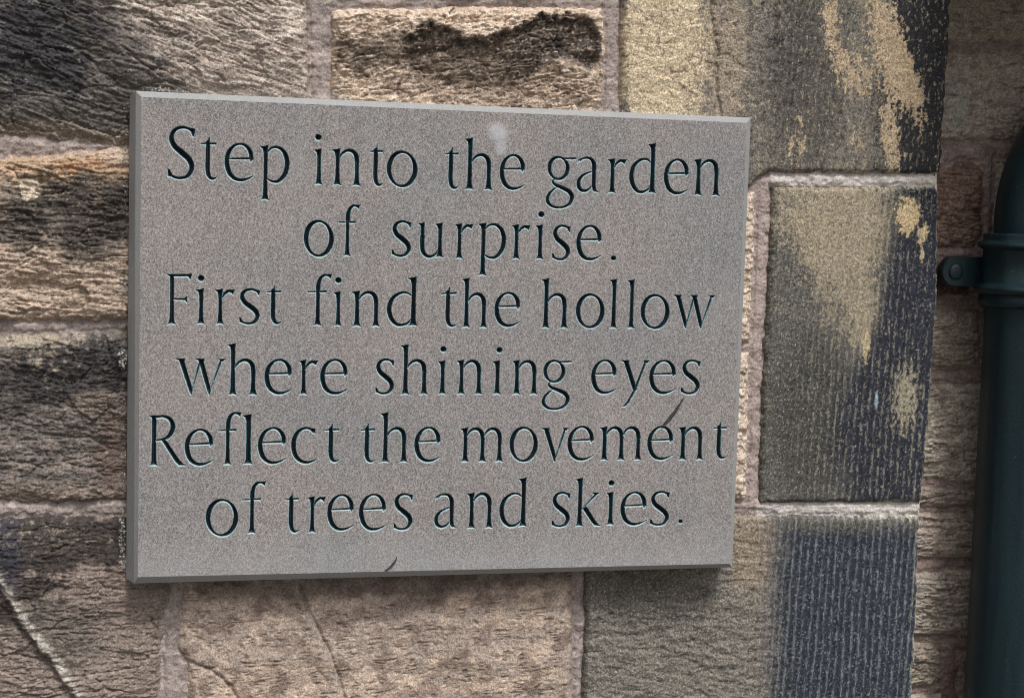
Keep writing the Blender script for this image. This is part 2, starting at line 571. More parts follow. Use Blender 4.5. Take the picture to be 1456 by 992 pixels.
LINES = [
 # glyph, x0, x1, top, base (photograph pixels of each cut letter)
 [('S',238.1,277.1,179.2,255.8),('t',285.1,308.7,194.8,256.6),('e',319,360.7,203.4,259),('p',369.6,411,207,285.5),
  ('i',446.3,459.3,211.5,263.4,(452.5,195.7)),('n',472,513.6,211.5,264.4),('t',525.8,544.8,205.8,265.4),('o',549.7,593.4,214.6,267.2),
  ('t',632,652.8,209.3,269.7),('h',660.8,701.6,196.3,270.3),('e',710.7,746.5,219.8,271.2),('g',776.2,818.9,222.4,297.7),
  ('a',820.4,852.3,223.3,274.4),('r',864.2,890.7,225.5,275.4),('d',895,934.5,203.2,276),('e',944,979.2,225.9,277.5),('n',986.3,1024.6,226,278.7)],
 [('o',431.6,474.1,313,366.2),('f',480.9,511.9,290.8,364.6),('s',557.1,584.5,313.6,366.2),('u',594.6,631.4,316,367.4),
  ('r',646.6,672.5,317.7,368.5),('p',679.8,719.1,317,392.7),('r',727.9,754.1,319,369),('i',761.4,773.7,319.4,369.2,(769.6,305.4)),
  ('s',785.3,810.6,319.6,371),('e',819.5,855.3,320,371.2),('.',868.4,875.8,363.8,371.6)],
 [('F',236.7,272.9,389.2,461.8),('i',278.6,292.5,410,461.2,(285.7,396)),('r',305.8,334,410.4,461.7),('s',340,369.5,409.9,462.2),
  ('t',379,400.5,406,461.8),('f',437.2,472,389.6,463.5),('i',474.1,486.4,414,464,(480.9,399)),('n',500.1,540.8,413.3,464.7),
  ('d',549.7,595.2,393,464.8),('t',626.6,650.2,407.8,465.4),('h',656.9,694.2,395,466.2),('e',703.1,739.6,415.3,465.5),
  ('h',769.6,809.1,395.7,466.9),('o',818.9,859.5,417.4,467.5),('l',866.3,878.6,396.6,467.3),('l',892,903.8,397.2,467.5),
  ('o',910.7,951.9,418.2,468.4),('w',957,1015.5,420,467.8)],
 [('w',249.7,320,510,561.6),('h',322.9,366.5,488,562),('e',376,415.2,510.3,561.6),('r',424.8,451.6,511.4,561.4),
  ('e',455.2,494.4,510.3,561.6),('s',534,560,509.7,561.6),('h',569.5,609.6,489.6,561.4),('i',622.4,635.1,512,560.6,(630.3,496.9)),
  ('n',649.3,686.7,511.4,561.2),('i',700,713,512,561,(710,498)),('n',727.9,765.2,511.6,561.2),('g',770.5,812.7,511.8,583.9),
  ('e',840.6,876.5,510.8,560.6),('y',882.3,922.4,512.5,579),('e',923,961.2,511.8,561.2),('s',969,995.5,511.2,561.5)],
 [('R',211.3,265.5,590,662.5),('e',262.4,303.2,609.4,662.8),('f',309.6,343.2,585.8,661),('l',345,360.7,588.6,660.6),
  ('e',366.3,406.7,607.2,660.5),('c',413.6,450.2,607,660),('t',460.8,482.6,602,657.7),('t',512.5,533.4,602,658.2),
  ('h',540.9,580.9,586,657.7),('e',589.3,626.4,606.8,657.8),('m',654.8,716.3,607.4,656.9),('o',724.3,764.4,606.6,657.5),
  ('v',769.6,808.2,608.4,657),('e',806.8,844.4,605.3,655.4),('m',852.7,913.3,606,654.8),('e',920.7,957.2,605.3,654.5),
  ('n',964.5,1001,606,653.9),('t',1012.9,1034.2,599.9,653.2)],
 [('o',291.9,338.5,709,763.2),('f',343.6,378.2,684.4,758.5),('t',405,425.6,700.3,758),('r',437.5,463.4,705,757.3),
  ('e',465.3,503.2,702.4,755.2),('e',510.4,549,701.6,755.2),('s',559.8,586.5,700.8,754.4),('a',617.6,649.5,701.2,751.2),
  ('n',663.8,701.8,699.8,751.2),('d',710,750.8,678.8,750),('s',784.7,810.6,698.8,750),('k',817.9,856.5,678.8,748.2),
  ('i',861.8,874.1,699,746.7,(869.3,686.9)),('e',882.3,919.4,698.8,747.7),('s',924.6,951.7,697.8,748.2),('.',964.6,970.8,738.4,744.6)],
]
FW, FH = 600.0, 455.6        # plaque face, mm
ST = 0.5                     # cutting grid, mm
NX, NY = int(FW / ST), int(round(FH / ST))
STX, STY = FW / NX, FH / NY
SLOPE = 1.55
field = np.full((NY + 1, NX + 1), -9.0, np.float32)
owner = np.full((NY + 1, NX + 1), -1, np.int32)
gx = np.arange(NX + 1) * STX; gz = np.arange(NY + 1) * STY
letters = []
for L in LINES:
    for it in L:
        gl = G(it[0])
        # native bounds including stroke width
        lo = np.array([1e9, 1e9]); hi = -lo
        for t, a in gl:
            w = a[:, 2:3] if t == 'c' else 0
            lo = np.minimum(lo, (a[:, :2] - w).min(0)); hi = np.maximum(hi, (a[:, :2] + w).max(0))
        xm = (it[1] + it[2]) / 2; ym = (it[3] + it[4]) / 2
        x0, _ = mm(it[1], ym, 0); x1, _ = mm(it[2], ym, 0)
        _, zt = mm(xm, it[3], 0); _, zb = mm(xm, it[4], 0)
        sx = (x1 - x0) / (hi[0] - lo[0]); sy = (zb - zt) / (hi[1] - lo[1])
        sw = 36.5 if it[0] != '.' else (sx + sy) / 2
        parts = []
        jit = RNG.normal(0, 0.09, 2)
        for t, a in gl:
            b = a.copy()
            b[:, 0] = x0 + (a[:, 0] - lo[0]) * sx + jit[0]
            b[:, 1] = zb - (a[:, 1] - lo[1]) * sy + jit[1]
            if t == 'c': b[:, 2] = a[:, 2] * sw
            parts.append((t, b))
        if len(it) > 5:
            dx, dz = mm(it[5][0], it[5][1], 0)
            parts.append(('c', np.array([(dx, dz, 3.1), (dx + .01, dz, 3.1)])))
        allp = np.vstack([b[:, :2] for _, b in parts])
        i0 = max(0, int((allp[:, 0].min() - 5) / STX)); i1 = min(NX, int((allp[:, 0].max() + 5) / STX) + 1)
        j0 = max(0, int((allp[:, 1].min() - 5) / STY)); j1 = min(NY, int((allp[:, 1].max() + 5) / STY) + 1)
        U, V = np.meshgrid(gx[i0:i1 + 1], gz[j0:j1 + 1])
        D = np.full(U.shape, -9.0)
        for t, b in parts:
            if t == 'p':
                D = np.maximum(D, sdpoly(b, U, V))
            else:
                for k in range(len(b) - 1):
                    ax, ay, aw = b[k]; bx, by, bw = b[k + 1]
                    ex, ey = bx - ax, by - ay
                    tt = np.clip(((U - ax) * ex + (V - ay) * ey) / (ex * ex + ey * ey + 1e-12), 0, 1)
                    D = np.maximum(D, aw + (bw - aw) * tt - np.hypot(U - ax - ex * tt, V - ay - ey * tt))
        # the chisel wanders a little
        D = D + 0.36 + 0.11 * fbm(U / 2.2, V / 2.2, 5, 2)
        D = np.where(np.abs(D) < 0.02, 0.02, D)
        sub = field[j0:j1 + 1, i0:i1 + 1]; ow = owner[j0:j1 + 1, i0:i1 + 1]
        m = D > sub
        ow[m & (D > -2)] = len(letters); sub[m] = D[m]
        letters.append(it[0])
field[0, :] = field[-1, :] = -9; field[:, 0] = field[:, -1] = -9

NN = (NX + 1) * (NY + 1)
ins = field > 0
c00, c10, c11, c01 = ins[:-1, :-1], ins[:-1, 1:], ins[1:, 1:], ins[1:, :-1]
case = c00 * 1 + c10 * 2 + c11 * 4 + c01 * 8
# eight reference points per cell, walking round: corner0, edge0, corner1, edge1 ...
def cell_ids(j, i):
    n0 = j * (NX + 1) + i
    n1, n3 = n0 + 1, n0 + NX + 1
    n2 = n3 + 1
    e0 = NN + n0; e2 = NN + n3              # horizontal edges
    e3 = 2 * NN + n0; e1 = 2 * NN + n1      # vertical edges
    return np.stack([n0, e0, n1, e1, n2, e2, n3, e3], 1)


def clip_seq(k, inside):
    seq = []
    for q in range(4):
        a = bool(k >> q & 1); b = bool(k >> ((q + 1) % 4) & 1)
        if a == inside: seq.append(2 * q)
        if a != b: seq.append(2 * q + 1)
    return seq


def coords(ids):
    """positions (mm) and field values of point ids"""
    kind = ids // NN; n = ids % NN
    j = n // (NX + 1); i = n % (NX + 1)
    f0 = field[j, i]
    i2 = np.minimum(i + 1, NX); j2 = np.minimum(j + 1, NY)
    f1 = np.where(kind == 1, field[j, i2], field[j2, i])
    t = np.where(kind == 0, 0, np.clip(f0 / np.where(f0 == f1, 1, f0 - f1), 0, 1))
    x = (i + np.where(kind == 1, t, 0)) * STX
    z = (j + np.where(kind == 2, t, 0)) * STY
    d = np.where(kind == 0, np.maximum(f0, 0), 0)
    return x, z, d


own_cell = owner[:-1, :-1]
own_cell = np.maximum(np.maximum(owner[:-1, :-1], owner[:-1, 1:]), np.maximum(owner[1:, :-1], owner[1:, 1:]))
plaque = empty("plaque", "grey rectangular stone plaque with six lines of carved dark lettering, fixed to the wall", "plaque", (0, 0, ZT))
gl_faces = [[] for _ in letters]
face_polys = []
J, I = np.nonzero((case > 0))
ids = cell_ids(J, I); ck = case[J, I]; oc = own_cell[J, I]
polys_by = {}
for k in range(1, 16):
    m = ck == k
    if not m.any(): continue
    si = clip_seq(k, True)
    polys_by.setdefault(len(si), []).append((ids[m][:, si], oc[m]))
    if k < 15:
        face_polys.append(ids[m][:, clip_seq(k, False)])
for li in range(len(letters)):
    F = []
    for n, lst in polys_by.items():
        sel = [a[o == li] for a, o in lst]
        sel = np.concatenate(sel) if sel else np.zeros((0, n), int)
        if len(sel): F.append(sel)
    if not F: continue
    uq, inv = np.unique(np.concatenate([f.ravel() for f in F]), return_inverse=True)
    x, z, d = coords(uq)
    FF = []; b = 0
    for f in F:
        FF.append(inv[b:b + f.size].reshape(f.shape)); b += f.size
    dd = d * SLOPE
    Vv = np.stack([x / 1000, dd / 1000, -z / 1000], 1)
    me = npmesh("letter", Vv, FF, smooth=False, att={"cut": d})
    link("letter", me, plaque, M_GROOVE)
# face: runs of uncut cells merged along each row
full = case == 0
starts = full & ~np.pad(full, ((0, 0), (1, 0)))[:, :-1]
ends = full & ~np.pad(full, ((0, 0), (0, 1)))[:, 1:]
js, is_ = np.nonzero(starts); _, ie = np.nonzero(ends)
runs = np.stack([js * (NX + 1) + is_, js * (NX + 1) + ie + 1, (js + 1) * (NX + 1) + ie + 1, (js + 1) * (NX + 1) + is_], 1)
FL = [runs]
bylen = {}
for f in face_polys: bylen.setdefault(f.shape[1], []).append(f)
FL += [np.concatenate(v) for v in bylen.values()]
uq, inv = np.unique(np.concatenate([f.ravel() for f in FL]), return_inverse=True)
x, z, d = coords(uq)
FF = []; b = 0
for f in FL:
    FF.append(inv[b:b + f.size].reshape(f.shape)); b += f.size
me = npmesh("face", np.stack([x / 1000, 0 * x, -z / 1000], 1), FF, smooth=False)
link("face", me, plaque, M_FACE)

# chamfered body behind the face
def pt(px, py, y):
    X, Z = ray(px, py, y); return (float(X), y, float(Z))
f0 = [(0, 0, 0), (.6, 0, 0), (.6, 0, -FH / 1000), (0, 0, -FH / 1000)]
c1 = [pt(193, 129.5, .006), pt(1067.5, 167.5, .006), pt(1041, 806, .006), pt(190.5, 829, .006)]
# segmented, slightly chipped arrises
def seg_strip(a0, a1, b0, b1, n, amp, seed):
    rg = np.random.default_rng(seed)
    ts = np.linspace(0, 1, n + 1)
    A = np.array(a0)[None] * (1 - ts[:, None]) + np.array(a1)[None] * ts[:, None]
    B = np.array(b0)[None] * (1 - ts[:, None]) + np.array(b1)[None] * ts[:, None]
    j = rg.normal(0, amp, n + 1) * (rg.random(n + 1) < .25); j[0] = j[-1] = 0
    B = B + (A - B) / np.linalg.norm(A - B, axis=1)[:, None] * np.abs(j)[:, None]
    V = np.vstack([A, B]); k = np.arange(n)
    return V, np.stack([k, k + 1, n + 2 + k, n + 1 + k], 1)
body_V, body_F = [], []
def addvf(V, F):
    global body_V
    b = sum(len(v) for v in body_V)
    body_V.append(np.asarray(V, float)); body_F.append(np.asarray(F) + b)
for q in range(4):
    V, F = seg_strip(f0[q], f0[(q + 1) % 4], c1[q], c1[(q + 1) % 4], 40, 0.0, q)
    addvf(V, F)
# sides behind the chamfer; the left one splays outwards towards the wall
s1 = [pt(184.5, 137, .030), c1[1], c1[2], pt(179.2, 821.5, .030)]
s1[1] = (c1[1][0] - .001, .05, c1[1][2] - .001); s1[2] = (c1[2][0] - .001, .05, c1[2][2] + .001)
tl2 = pt(187, 131, .016); bl2 = pt(187, 828.5, .016)
back = [(s1[0][0], .05, s1[0][2]), s1[1], s1[2], (s1[3][0], .05, s1[3][2])]
Vb = [c1[0], c1[1], c1[2], c1[3], s1[0], s1[3], back[0], back[1], back[2], back[3], tl2, bl2]
addvf(Vb, [[0, 3, 5, 4]]); addvf(Vb, [[4, 5, 9, 6]])
addvf(Vb, [[0, 7, 6, 4]])
addvf(Vb, [[1, 7, 8, 2]]); addvf(Vb, [[2, 8, 9, 5]])
VV = np.vstack(body_V); FQ = np.vstack(body_F)
nb = len(VV)
VV = np.vstack([VV, np.array([c1[0], c1[1], back[1], c1[2], c1[3], s1[3]])])
T3 = np.array([[nb, nb + 2, nb + 1], [nb + 3, nb + 5, nb + 4]])
link("chamfered_edge", npmesh("chamfered_edge", VV, [FQ, T3], smooth=False), plaque, M_EDGE)

# ------------------------------------------------------------------ stones
YW = 0.042       # mortar plane
YR = 0.135       # recessed wall's mortar plane
GS = 1.0         # mm


def blob(u, v, cx, cy, rx, ry, y, ang=0, soft=0.5):
    """1 at the centre of an ellipse given in photograph pixels, 0 outside"""
    X, Z = mm(cx, cy, y)
    a, b = rotc(u - X, v - Z, ang)
    d = np.hypot(a / (rx * .7), b / (ry * .7))
    return 1 - ss(1 - soft, 1 + soft, d)


def blobn(u, v, cx, cy, rx, ry, y, ang=0, n=0, amt=.6, soft=.3):
    X, Z = mm(cx, cy, y)
    a, b = rotc(u - X, v - Z, ang)
    d = np.hypot(a / (rx * .7), b / (ry * .7)) + n * amt
    return 1 - ss(1 - soft, 1 + soft, d)


WALLPOLYS = []


def make_stone(name, pts, y, parent, mat, fn, H=7.0, edge_r=4.0, rough_edge=1.6, step=GS, seed=0, side=None):
    P = poly_mm(pts, y - .008)
    lo = P.min(0) - 4; hi = P.max(0) + 4
    nx = int((hi[0] - lo[0]) / step) + 1; ny = int((hi[1] - lo[1]) / step) + 1
    u, v = np.meshgrid(lo[0] + np.arange(nx) * step, lo[1] + np.arange(ny) * step)
    e = sdpoly(P, u, v)
    e = e + rough_edge * fbm(u / 14, v / 14, seed + 900, 4, .6)
    ep = np.maximum(e, 0)
    h = -7 + (H + 7) * (1 - np.exp(-ep / edge_r))
    dh, col = fn(u, v, e, y)
    h = h + dh * ss(-1, 7, e)
    h = np.where(e < 0, -7 + e * 7, h)
    h = np.maximum(h, -26)
    # keep cells that can be seen
    keep_n = e > -3.2
    if y == YW:       # behind the plaque nothing shows
        hid = (u > 22) & (u < 578) & (v > 18) & (v < FH - 22)
        keep_n = keep_n & ~hid
        h = np.where((u > -6) & (u < 606) & (v > -6) & (v < FH + 4), np.minimum(h, 28), h)
    k = keep_n[:-1, :-1] & keep_n[1:, :-1] & keep_n[:-1, 1:] & keep_n[1:, 1:]
    jj, ii = np.nonzero(k)
    n0 = jj * nx + ii
    F = np.stack([n0 + nx, n0 + nx + 1, n0 + 1, n0], 1)
    uq, inv = np.unique(F, return_inverse=True)
    V = np.stack([u.ravel()[uq] / 1000, y - h.ravel()[uq] / 1000, -v.ravel()[uq] / 1000 + ZT], 1)
    me = npmesh(name, V, inv.reshape(F.shape), True, np.clip(col.reshape(-1, 3)[uq], 0.004, 0.9))
    WALLPOLYS.append((P, y))
    return link(name, me, parent, mat)


def const(u, c): return np.broadcast_to(lin(c), u.shape + (3,)).copy()


def strata(u, v, ang, seed, sx=60, sy=5.0, warp=6):
    w = fbm(u / 70, v / 70, seed + 5, 3) * warp
    a, b = rotc(u, v, ang)
    n = fbm(a / sx, (b + w) / sy, seed, 5, .55)
    return n


def ledges(u, v, ang, seed, sx=70, sy=9, warp=8):
    """stepped bedding: terraces with little overhangs"""
    w = fbm(u / 60, v / 45, seed + 5, 4, .55) * warp
    a, b = rotc(u, v, ang)
    q = (b + w) / sy + fbm(a / sx, b / 30, seed + 9, 3) * 1.2
    fr = q - np.floor(q)
    amp = 0.35 + 0.65 * ss(-.3, .5, fbm(a / 40, b / 8, seed + 2, 2))
    return (fr - .5) * amp


def facets(u, v, cx, cy, seed, tilt=.9):
    """broken planes: every irregular cell has its own height and slope; returns height, cell value, distance to the cell's rim"""
    x = u / cx; y = v / cy
    ix = np.floor(x).astype(np.int64); iy = np.floor(y).astype(np.int64)
    k = 1 / 4294967295.0
    d1 = np.full(u.shape, 9.0); d2 = np.full(u.shape, 9.0)
    hh = np.zeros(u.shape); cv = np.zeros(u.shape)
    for j in (-1, 0, 1):
        for i in (-1, 0, 1):
            a = _h(ix + i, iy + j, seed) * k; b = _h(ix + i, iy + j, seed + 1) * k
            c = _h(ix + i, iy + j, seed + 2) * k; e = _h(ix + i, iy + j, seed + 3) * k
            dx = x - (ix + i + .1 + .8 * a); dy = y - (iy + j + .1 + .8 * b)
            d = dx * dx + dy * dy
            near = d < d1
            d2 = np.where(near, d1, np.minimum(d2, d))
            hh = np.where(near, (c - .5) + tilt * ((e - .5) * dx + (a * .8 - .75) * dy), hh)
            cv = np.where(near, c, cv)
            d1 = np.where(near, d, d1)
    return hh, cv, np.sqrt(d2) - np.sqrt(d1)


def rock_relief(u, v, seed, ang, bed=2.2, lump=4.0, fine=1.0, led=1.6, sy=5.0, coarse=1.0):
    a, b = rotc(u, v, ang)
    wx = 8 * fbm(u / 34, v / 26, seed + 40, 4, .6); wy = 3.0 * fbm(a / 46, b / 20, seed + 41, 4, .55)
    h = lump * .7 * fbm(u / 75, v / 60, seed, 3)
    f1, _, e1 = facets(a + wx, b + wy, 52, 20, seed + 50)
    f2, _, e2 = facets(a + wx * .7, b + wy * .8, 21, 7.5, seed + 55)
    f3, _, _ = facets(a + wx * .4, b + wy * .6, 8, 3.2, seed + 60)
    act = ss(-.5, .5, fbm(u / 60, v / 40, seed + 65, 2))          # some areas are broken up, some weathered smooth
    h += coarse * (5.0 * f1 + 3.2 * f2 * (.4 + .6 * act) + 1.7 * f3 * (.3 + .7 * act))
    h += led * .45 * ledges(u, v, ang, seed + 31) * (1 - .4 * act)
    h += bed * .55 * strata(u, v, ang, seed + 3, 45, sy)
    h += fine * 1.15 * fbm(u / 6, v / 4.6, seed + 7, 4, .66)
    for (px_, py_, am, sd_) in ((62, 6.5, 2.0, 78), (30, 4.5, 1.5, 80), (13, 2.6, 1.0, 83), (6, 1.6, .55, 86)):
        q = np.abs(pn((a + wx) / px_, (b + wy) / py_, seed + sd_))
        h -= am * fine * (1 - ss(0, .075, q)) * ss(-.25, .25, pn((a + 40) / (px_ * 1.3), b / (py_ * 2.2), seed + sd_ + 1))
    h -= 2.4 * (1 - ss(0, .10, e1)) * act + 1.2 * (1 - ss(0, .12, e2)) * act * ss(-.3, .3, fbm(u / 20, v / 20, seed + 66, 2))
    return h


def soot(c, n, m, col=(52, 48, 45)): return mix(c, lin(col), m)


def tone(c, u, v, seed, amt=.28, sc=9):
    n = fbm(u / sc, v / sc, seed, 4, .6)
    return c * (1 + amt * n)[..., None]


def f_A1(u, v, e, y):
    n = fbm(u / 26, v / 18, 101, 5, .6)
    h = rock_relief(u, v, 100, 17, 2.8, 6, .95, 2.0, 4.2, .75)
    h += 8 * blob(u, v, 330, 70, 220, 90, y, 15, .8) - 7 * blob(u, v, 60, 235, 260, 60, y, 4, .7)
    c = const(u, (178, 162, 149))
    st = strata(u, v, 17, 130, 70, 2.6, 4)
    c = c * (1 + .42 * st)[..., None]
    c = mix(c, lin((210, 196, 180)), .7 * ss(.1, .6, fbm(u / 40, v / 14, 140, 4)))
    c = mix(c, lin((140, 124, 112)), .65 * ss(-.1, .6, fbm(u / 30, v / 12, 141, 5)))
    d = 1.15 * blob(u, v, 45, 75, 170, 105, y, 8, .7) + .5 * blob(u, v, 100, 140, 190, 55, y, 5, .7) + .42 * n
    c = mix(c, lin((82, 79, 75)), .86 * ss(.15, .95, d + .22 * fbm(u / 5, v / 4, 142, 4)))
    c = mix(c, lin((44, 45, 52)), .75 * blobn(u, v, 30, 60, 110, 65, y, 5, n, .8))
    c = mix(c, lin((150, 142, 132)), .6 * ss(.55, .9, fbm(u / 6, v / 4, 150, 4) + .3 * fbm(u / 30, v / 30, 151, 2)))
    c = mix(c, lin((150, 132, 116)), .6 * blobn(u, v, 100, 200, 170, 20, y, 4, n, .6))
    return h, tone(c, u, v, 160, .3, 4)


def f_A2(u, v, e, y):
    n = fbm(u / 20, v / 16, 201, 5, .66)
    nf = fbm(u / 6, v / 5, 202, 4, .65)
    h = rock_relief(u, v, 210, -8, .5, 6, 1.15, .4, 6, 1.1)
    px = poly_mm([(566, 74), (576, 52), (600, 44), (612, 36), (632, 40), (652, 56), (690, 58), (712, 44), (728, 36), (770, 24), (806, 22), (838, 30), (852, 48), (852, 92), (838, 104),
                  (812, 90), (792, 84), (770, 92), (752, 112), (722, 132), (670, 138), (620, 128), (590, 116), (572, 96)], y)
    cav = sdpoly(px, u + 5 * n + 2 * nf, v + 6 * n + 2 * nf)
    h -= 7.0 * ss(-1.0, 8, cav)
    h -= 7 * ss(.3, 1, blob(u, v, 836, 88, 20, 15, y, 30, .7) + .3 * n)
    h += 3.0 * np.exp(-((cav + 3) / 4) ** 2) * ss(8, -8, v - float(mm(700, 60, y)[1]))
    c = const(u, (196, 172, 148))
    c = mix(c, lin((214, 194, 174)), .8 * ss(.0, .5, fbm(u / 16, v / 10, 220, 4)))
    c = mix(c, lin((150, 128, 108)), .75 * ss(.2, .8, .7 * blob(u, v, 690, 112, 190, 44, y, 3, .6) + .5 * ss(-4, 8, cav) + .4 * n + .3 * nf))
    dk = 1.15 * ss(-5, 7, cav) * (.30 + .70 * blob(u, v, 795, 62, 80, 44, y, 14, .7) + .6 * ss(12, 1, cav) * ss(4, -6, v - float(mm(700, 70, y)[1]))) + .55 * blob(u, v, 520, 80, 50, 30, y, 0, .8) + .38 * blob(u, v, 690, 98, 170, 46, y, 3, .8) + .30 * ss(.0, .5, fbm(u / 13, v / 9, 231, 4, .6)) + .3 * blob(u, v, 600, 55, 60, 26, y, 0, .6) + .30 * n + .28 * nf
    c = mix(c, lin((104, 90, 78)), .75 * ss(.30, .75, dk))
    c = mix(c, lin((54, 49, 47)), .84 * ss(.65, 1.55, dk + .5 * fbm(u / 3, v / 3, 228, 3, .7)))
    c = mix(c, lin((176, 156, 136)), .6 * ss(.35, .7, fbm(u / 7, v / 6, 229, 4)) * ss(0, 6, cav))
    c = mix(c, lin((214, 200, 184)), .7 * ss(.50, .72, fbm(u / 6, v / 4.5, 224, 4)))
    return h, tone(c, u, v, 226, .25, 3.6)


def grooves(u, v, period, seed, amp=1.0, warp=1.0):
    w = warp * fbm(u / 60, v / 90, seed, 2) * 1.6 + .035 * v
    q = (u + w) / period
    q = q + .10 * fbm(u / 12, v / 60, seed + 2, 2)
    g = .5 - .5 * np.cos(2 * math.pi * q)              # 0 in the furrow, 1 on the ridge
    brk = fbm(u / 4, v / 9, seed + 4, 4, .65)
    return 1.25 * amp * (g ** 1.1 * (1 + .6 * brk)), g


def f_Q1(u, v, e, y):
    n = fbm(u / 12, v / 16, 301, 5, .65)
    n2 = fbm(u / 5, v / 7, 302, 4, .65)
    gr, g = grooves(u, v, 7.6, 310)
    X, _ = mm(1085, 100, y)
    rgt = ss(X - 30, X + 40, u)
    h = gr * (.15 + .85 * rgt) * .9 + (1 - .75 * rgt) * (.8 * fbm(u / 12, v / 10, 311, 4, .6) + 1.6 * facets(u, v, 16, 11, 315)[0]) + .6 * fbm(u / 3, v / 3, 312, 4, .7) + .8 * fbm(u / 50, v / 50, 313, 2)
    cr = poly_mm([(1000, -60), (1008, 20), (1018, 70), (1015, 110), (1024, 175)], y)
    dc, sd_ = sdline(cr, u + 2.5 * n, v)
    h -= 3.5 * np.exp(-(dc / 1.3) ** 2) - 1.6 * ss(2, -2, sd_) * 0
    Xl, _ = mm(1012, 80, y)
    h += 2.2 * ss(Xl + 2, Xl - 3, u + 2.5 * n)
    c = const(u, (114, 109, 101))
    c = mix(c, lin((146, 135, 116)), .75 * ss(-.1, .5, n))
    c = mix(c, lin((76, 74, 70)), .8 * ss(.0, .6, fbm(u / 7, v / 16, 320, 5, .65)))
    c = mix(c, lin((158, 150, 130)), .65 * ss(.25, .6, fbm(u / 2.4, v / 3.2, 321, 4, .7)))
    gold = 1.25 * blob(u, v, 940, 70, 75, 140, y, 0, .5) - .25 + .42 * n + .35 * n2
    c = mix(c, lin((202, 182, 148)), .90 * ss(.05, .9, gold + .35 * fbm(u / 2.6, v / 3, 334, 4, .7)))
    c = mix(c, lin((112, 98, 78)), .6 * ss(.45, .7, fbm(u / 6, v / 10, 333, 5, .65) + .35 * blob(u, v, 935, 30, 26, 50, y) + .4 * blob(u, v, 985, 110, 24, 50, y)))
    c = mix(c, lin((164, 146, 124)), .6 * ss(.3, .9, blob(u, v, 1030, 90, 34, 120, y, 0, .6) + .4 * n + .4 * n2))
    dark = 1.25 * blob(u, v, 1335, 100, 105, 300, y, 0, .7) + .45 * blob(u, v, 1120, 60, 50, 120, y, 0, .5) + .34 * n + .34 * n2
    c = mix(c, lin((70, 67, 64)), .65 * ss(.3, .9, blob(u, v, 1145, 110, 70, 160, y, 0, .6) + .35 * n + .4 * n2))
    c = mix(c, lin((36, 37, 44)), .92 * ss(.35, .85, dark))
    n3 = fbm(u / 2.4, v / 3.2, 327, 4, .7)
    t = 1.15 * blob(u, v, 1258, 55, 27, 75, y, -20, .7) + 1.15 * blob(u, v, 1288, 125, 20, 62, y, -26, .7) + 1.0 * blob(u, v, 1262, 195, 17, 65, y, -8, .7) \
        + .8 * blob(u, v, 1178, 35, 18, 55, y, -10, .7) + .8 * blob(u, v, 1212, 105, 40, 34, y, 40, .7) + .55 * blob(u, v, 1215, 200, 16, 40, y, 0, .7) + .6 * blob(u, v, 1128, 205, 16, 48, y, 15, .7)
    c = mix(c, lin((186, 162, 128)), .92 * ss(.46, .62, .80 * t + .50 * n2 + .34 * n + .16 * (g - .5) + .30 * n3))
    fl = fbm(u / 3, v / 7, 330, 4, .65) + .25 * n + .25 * (g - .5)
    c = mix(c, lin((146, 138, 118)), .8 * ss(.30, .62, fl) * rgt)
    c = mix(c, lin((205, 195, 175)), .7 * ss(4, 1, e) * ss(X, X + 90, u) * ss(-.3, .2, n))
    return h, tone(c, u, v, 331, .3, 3)


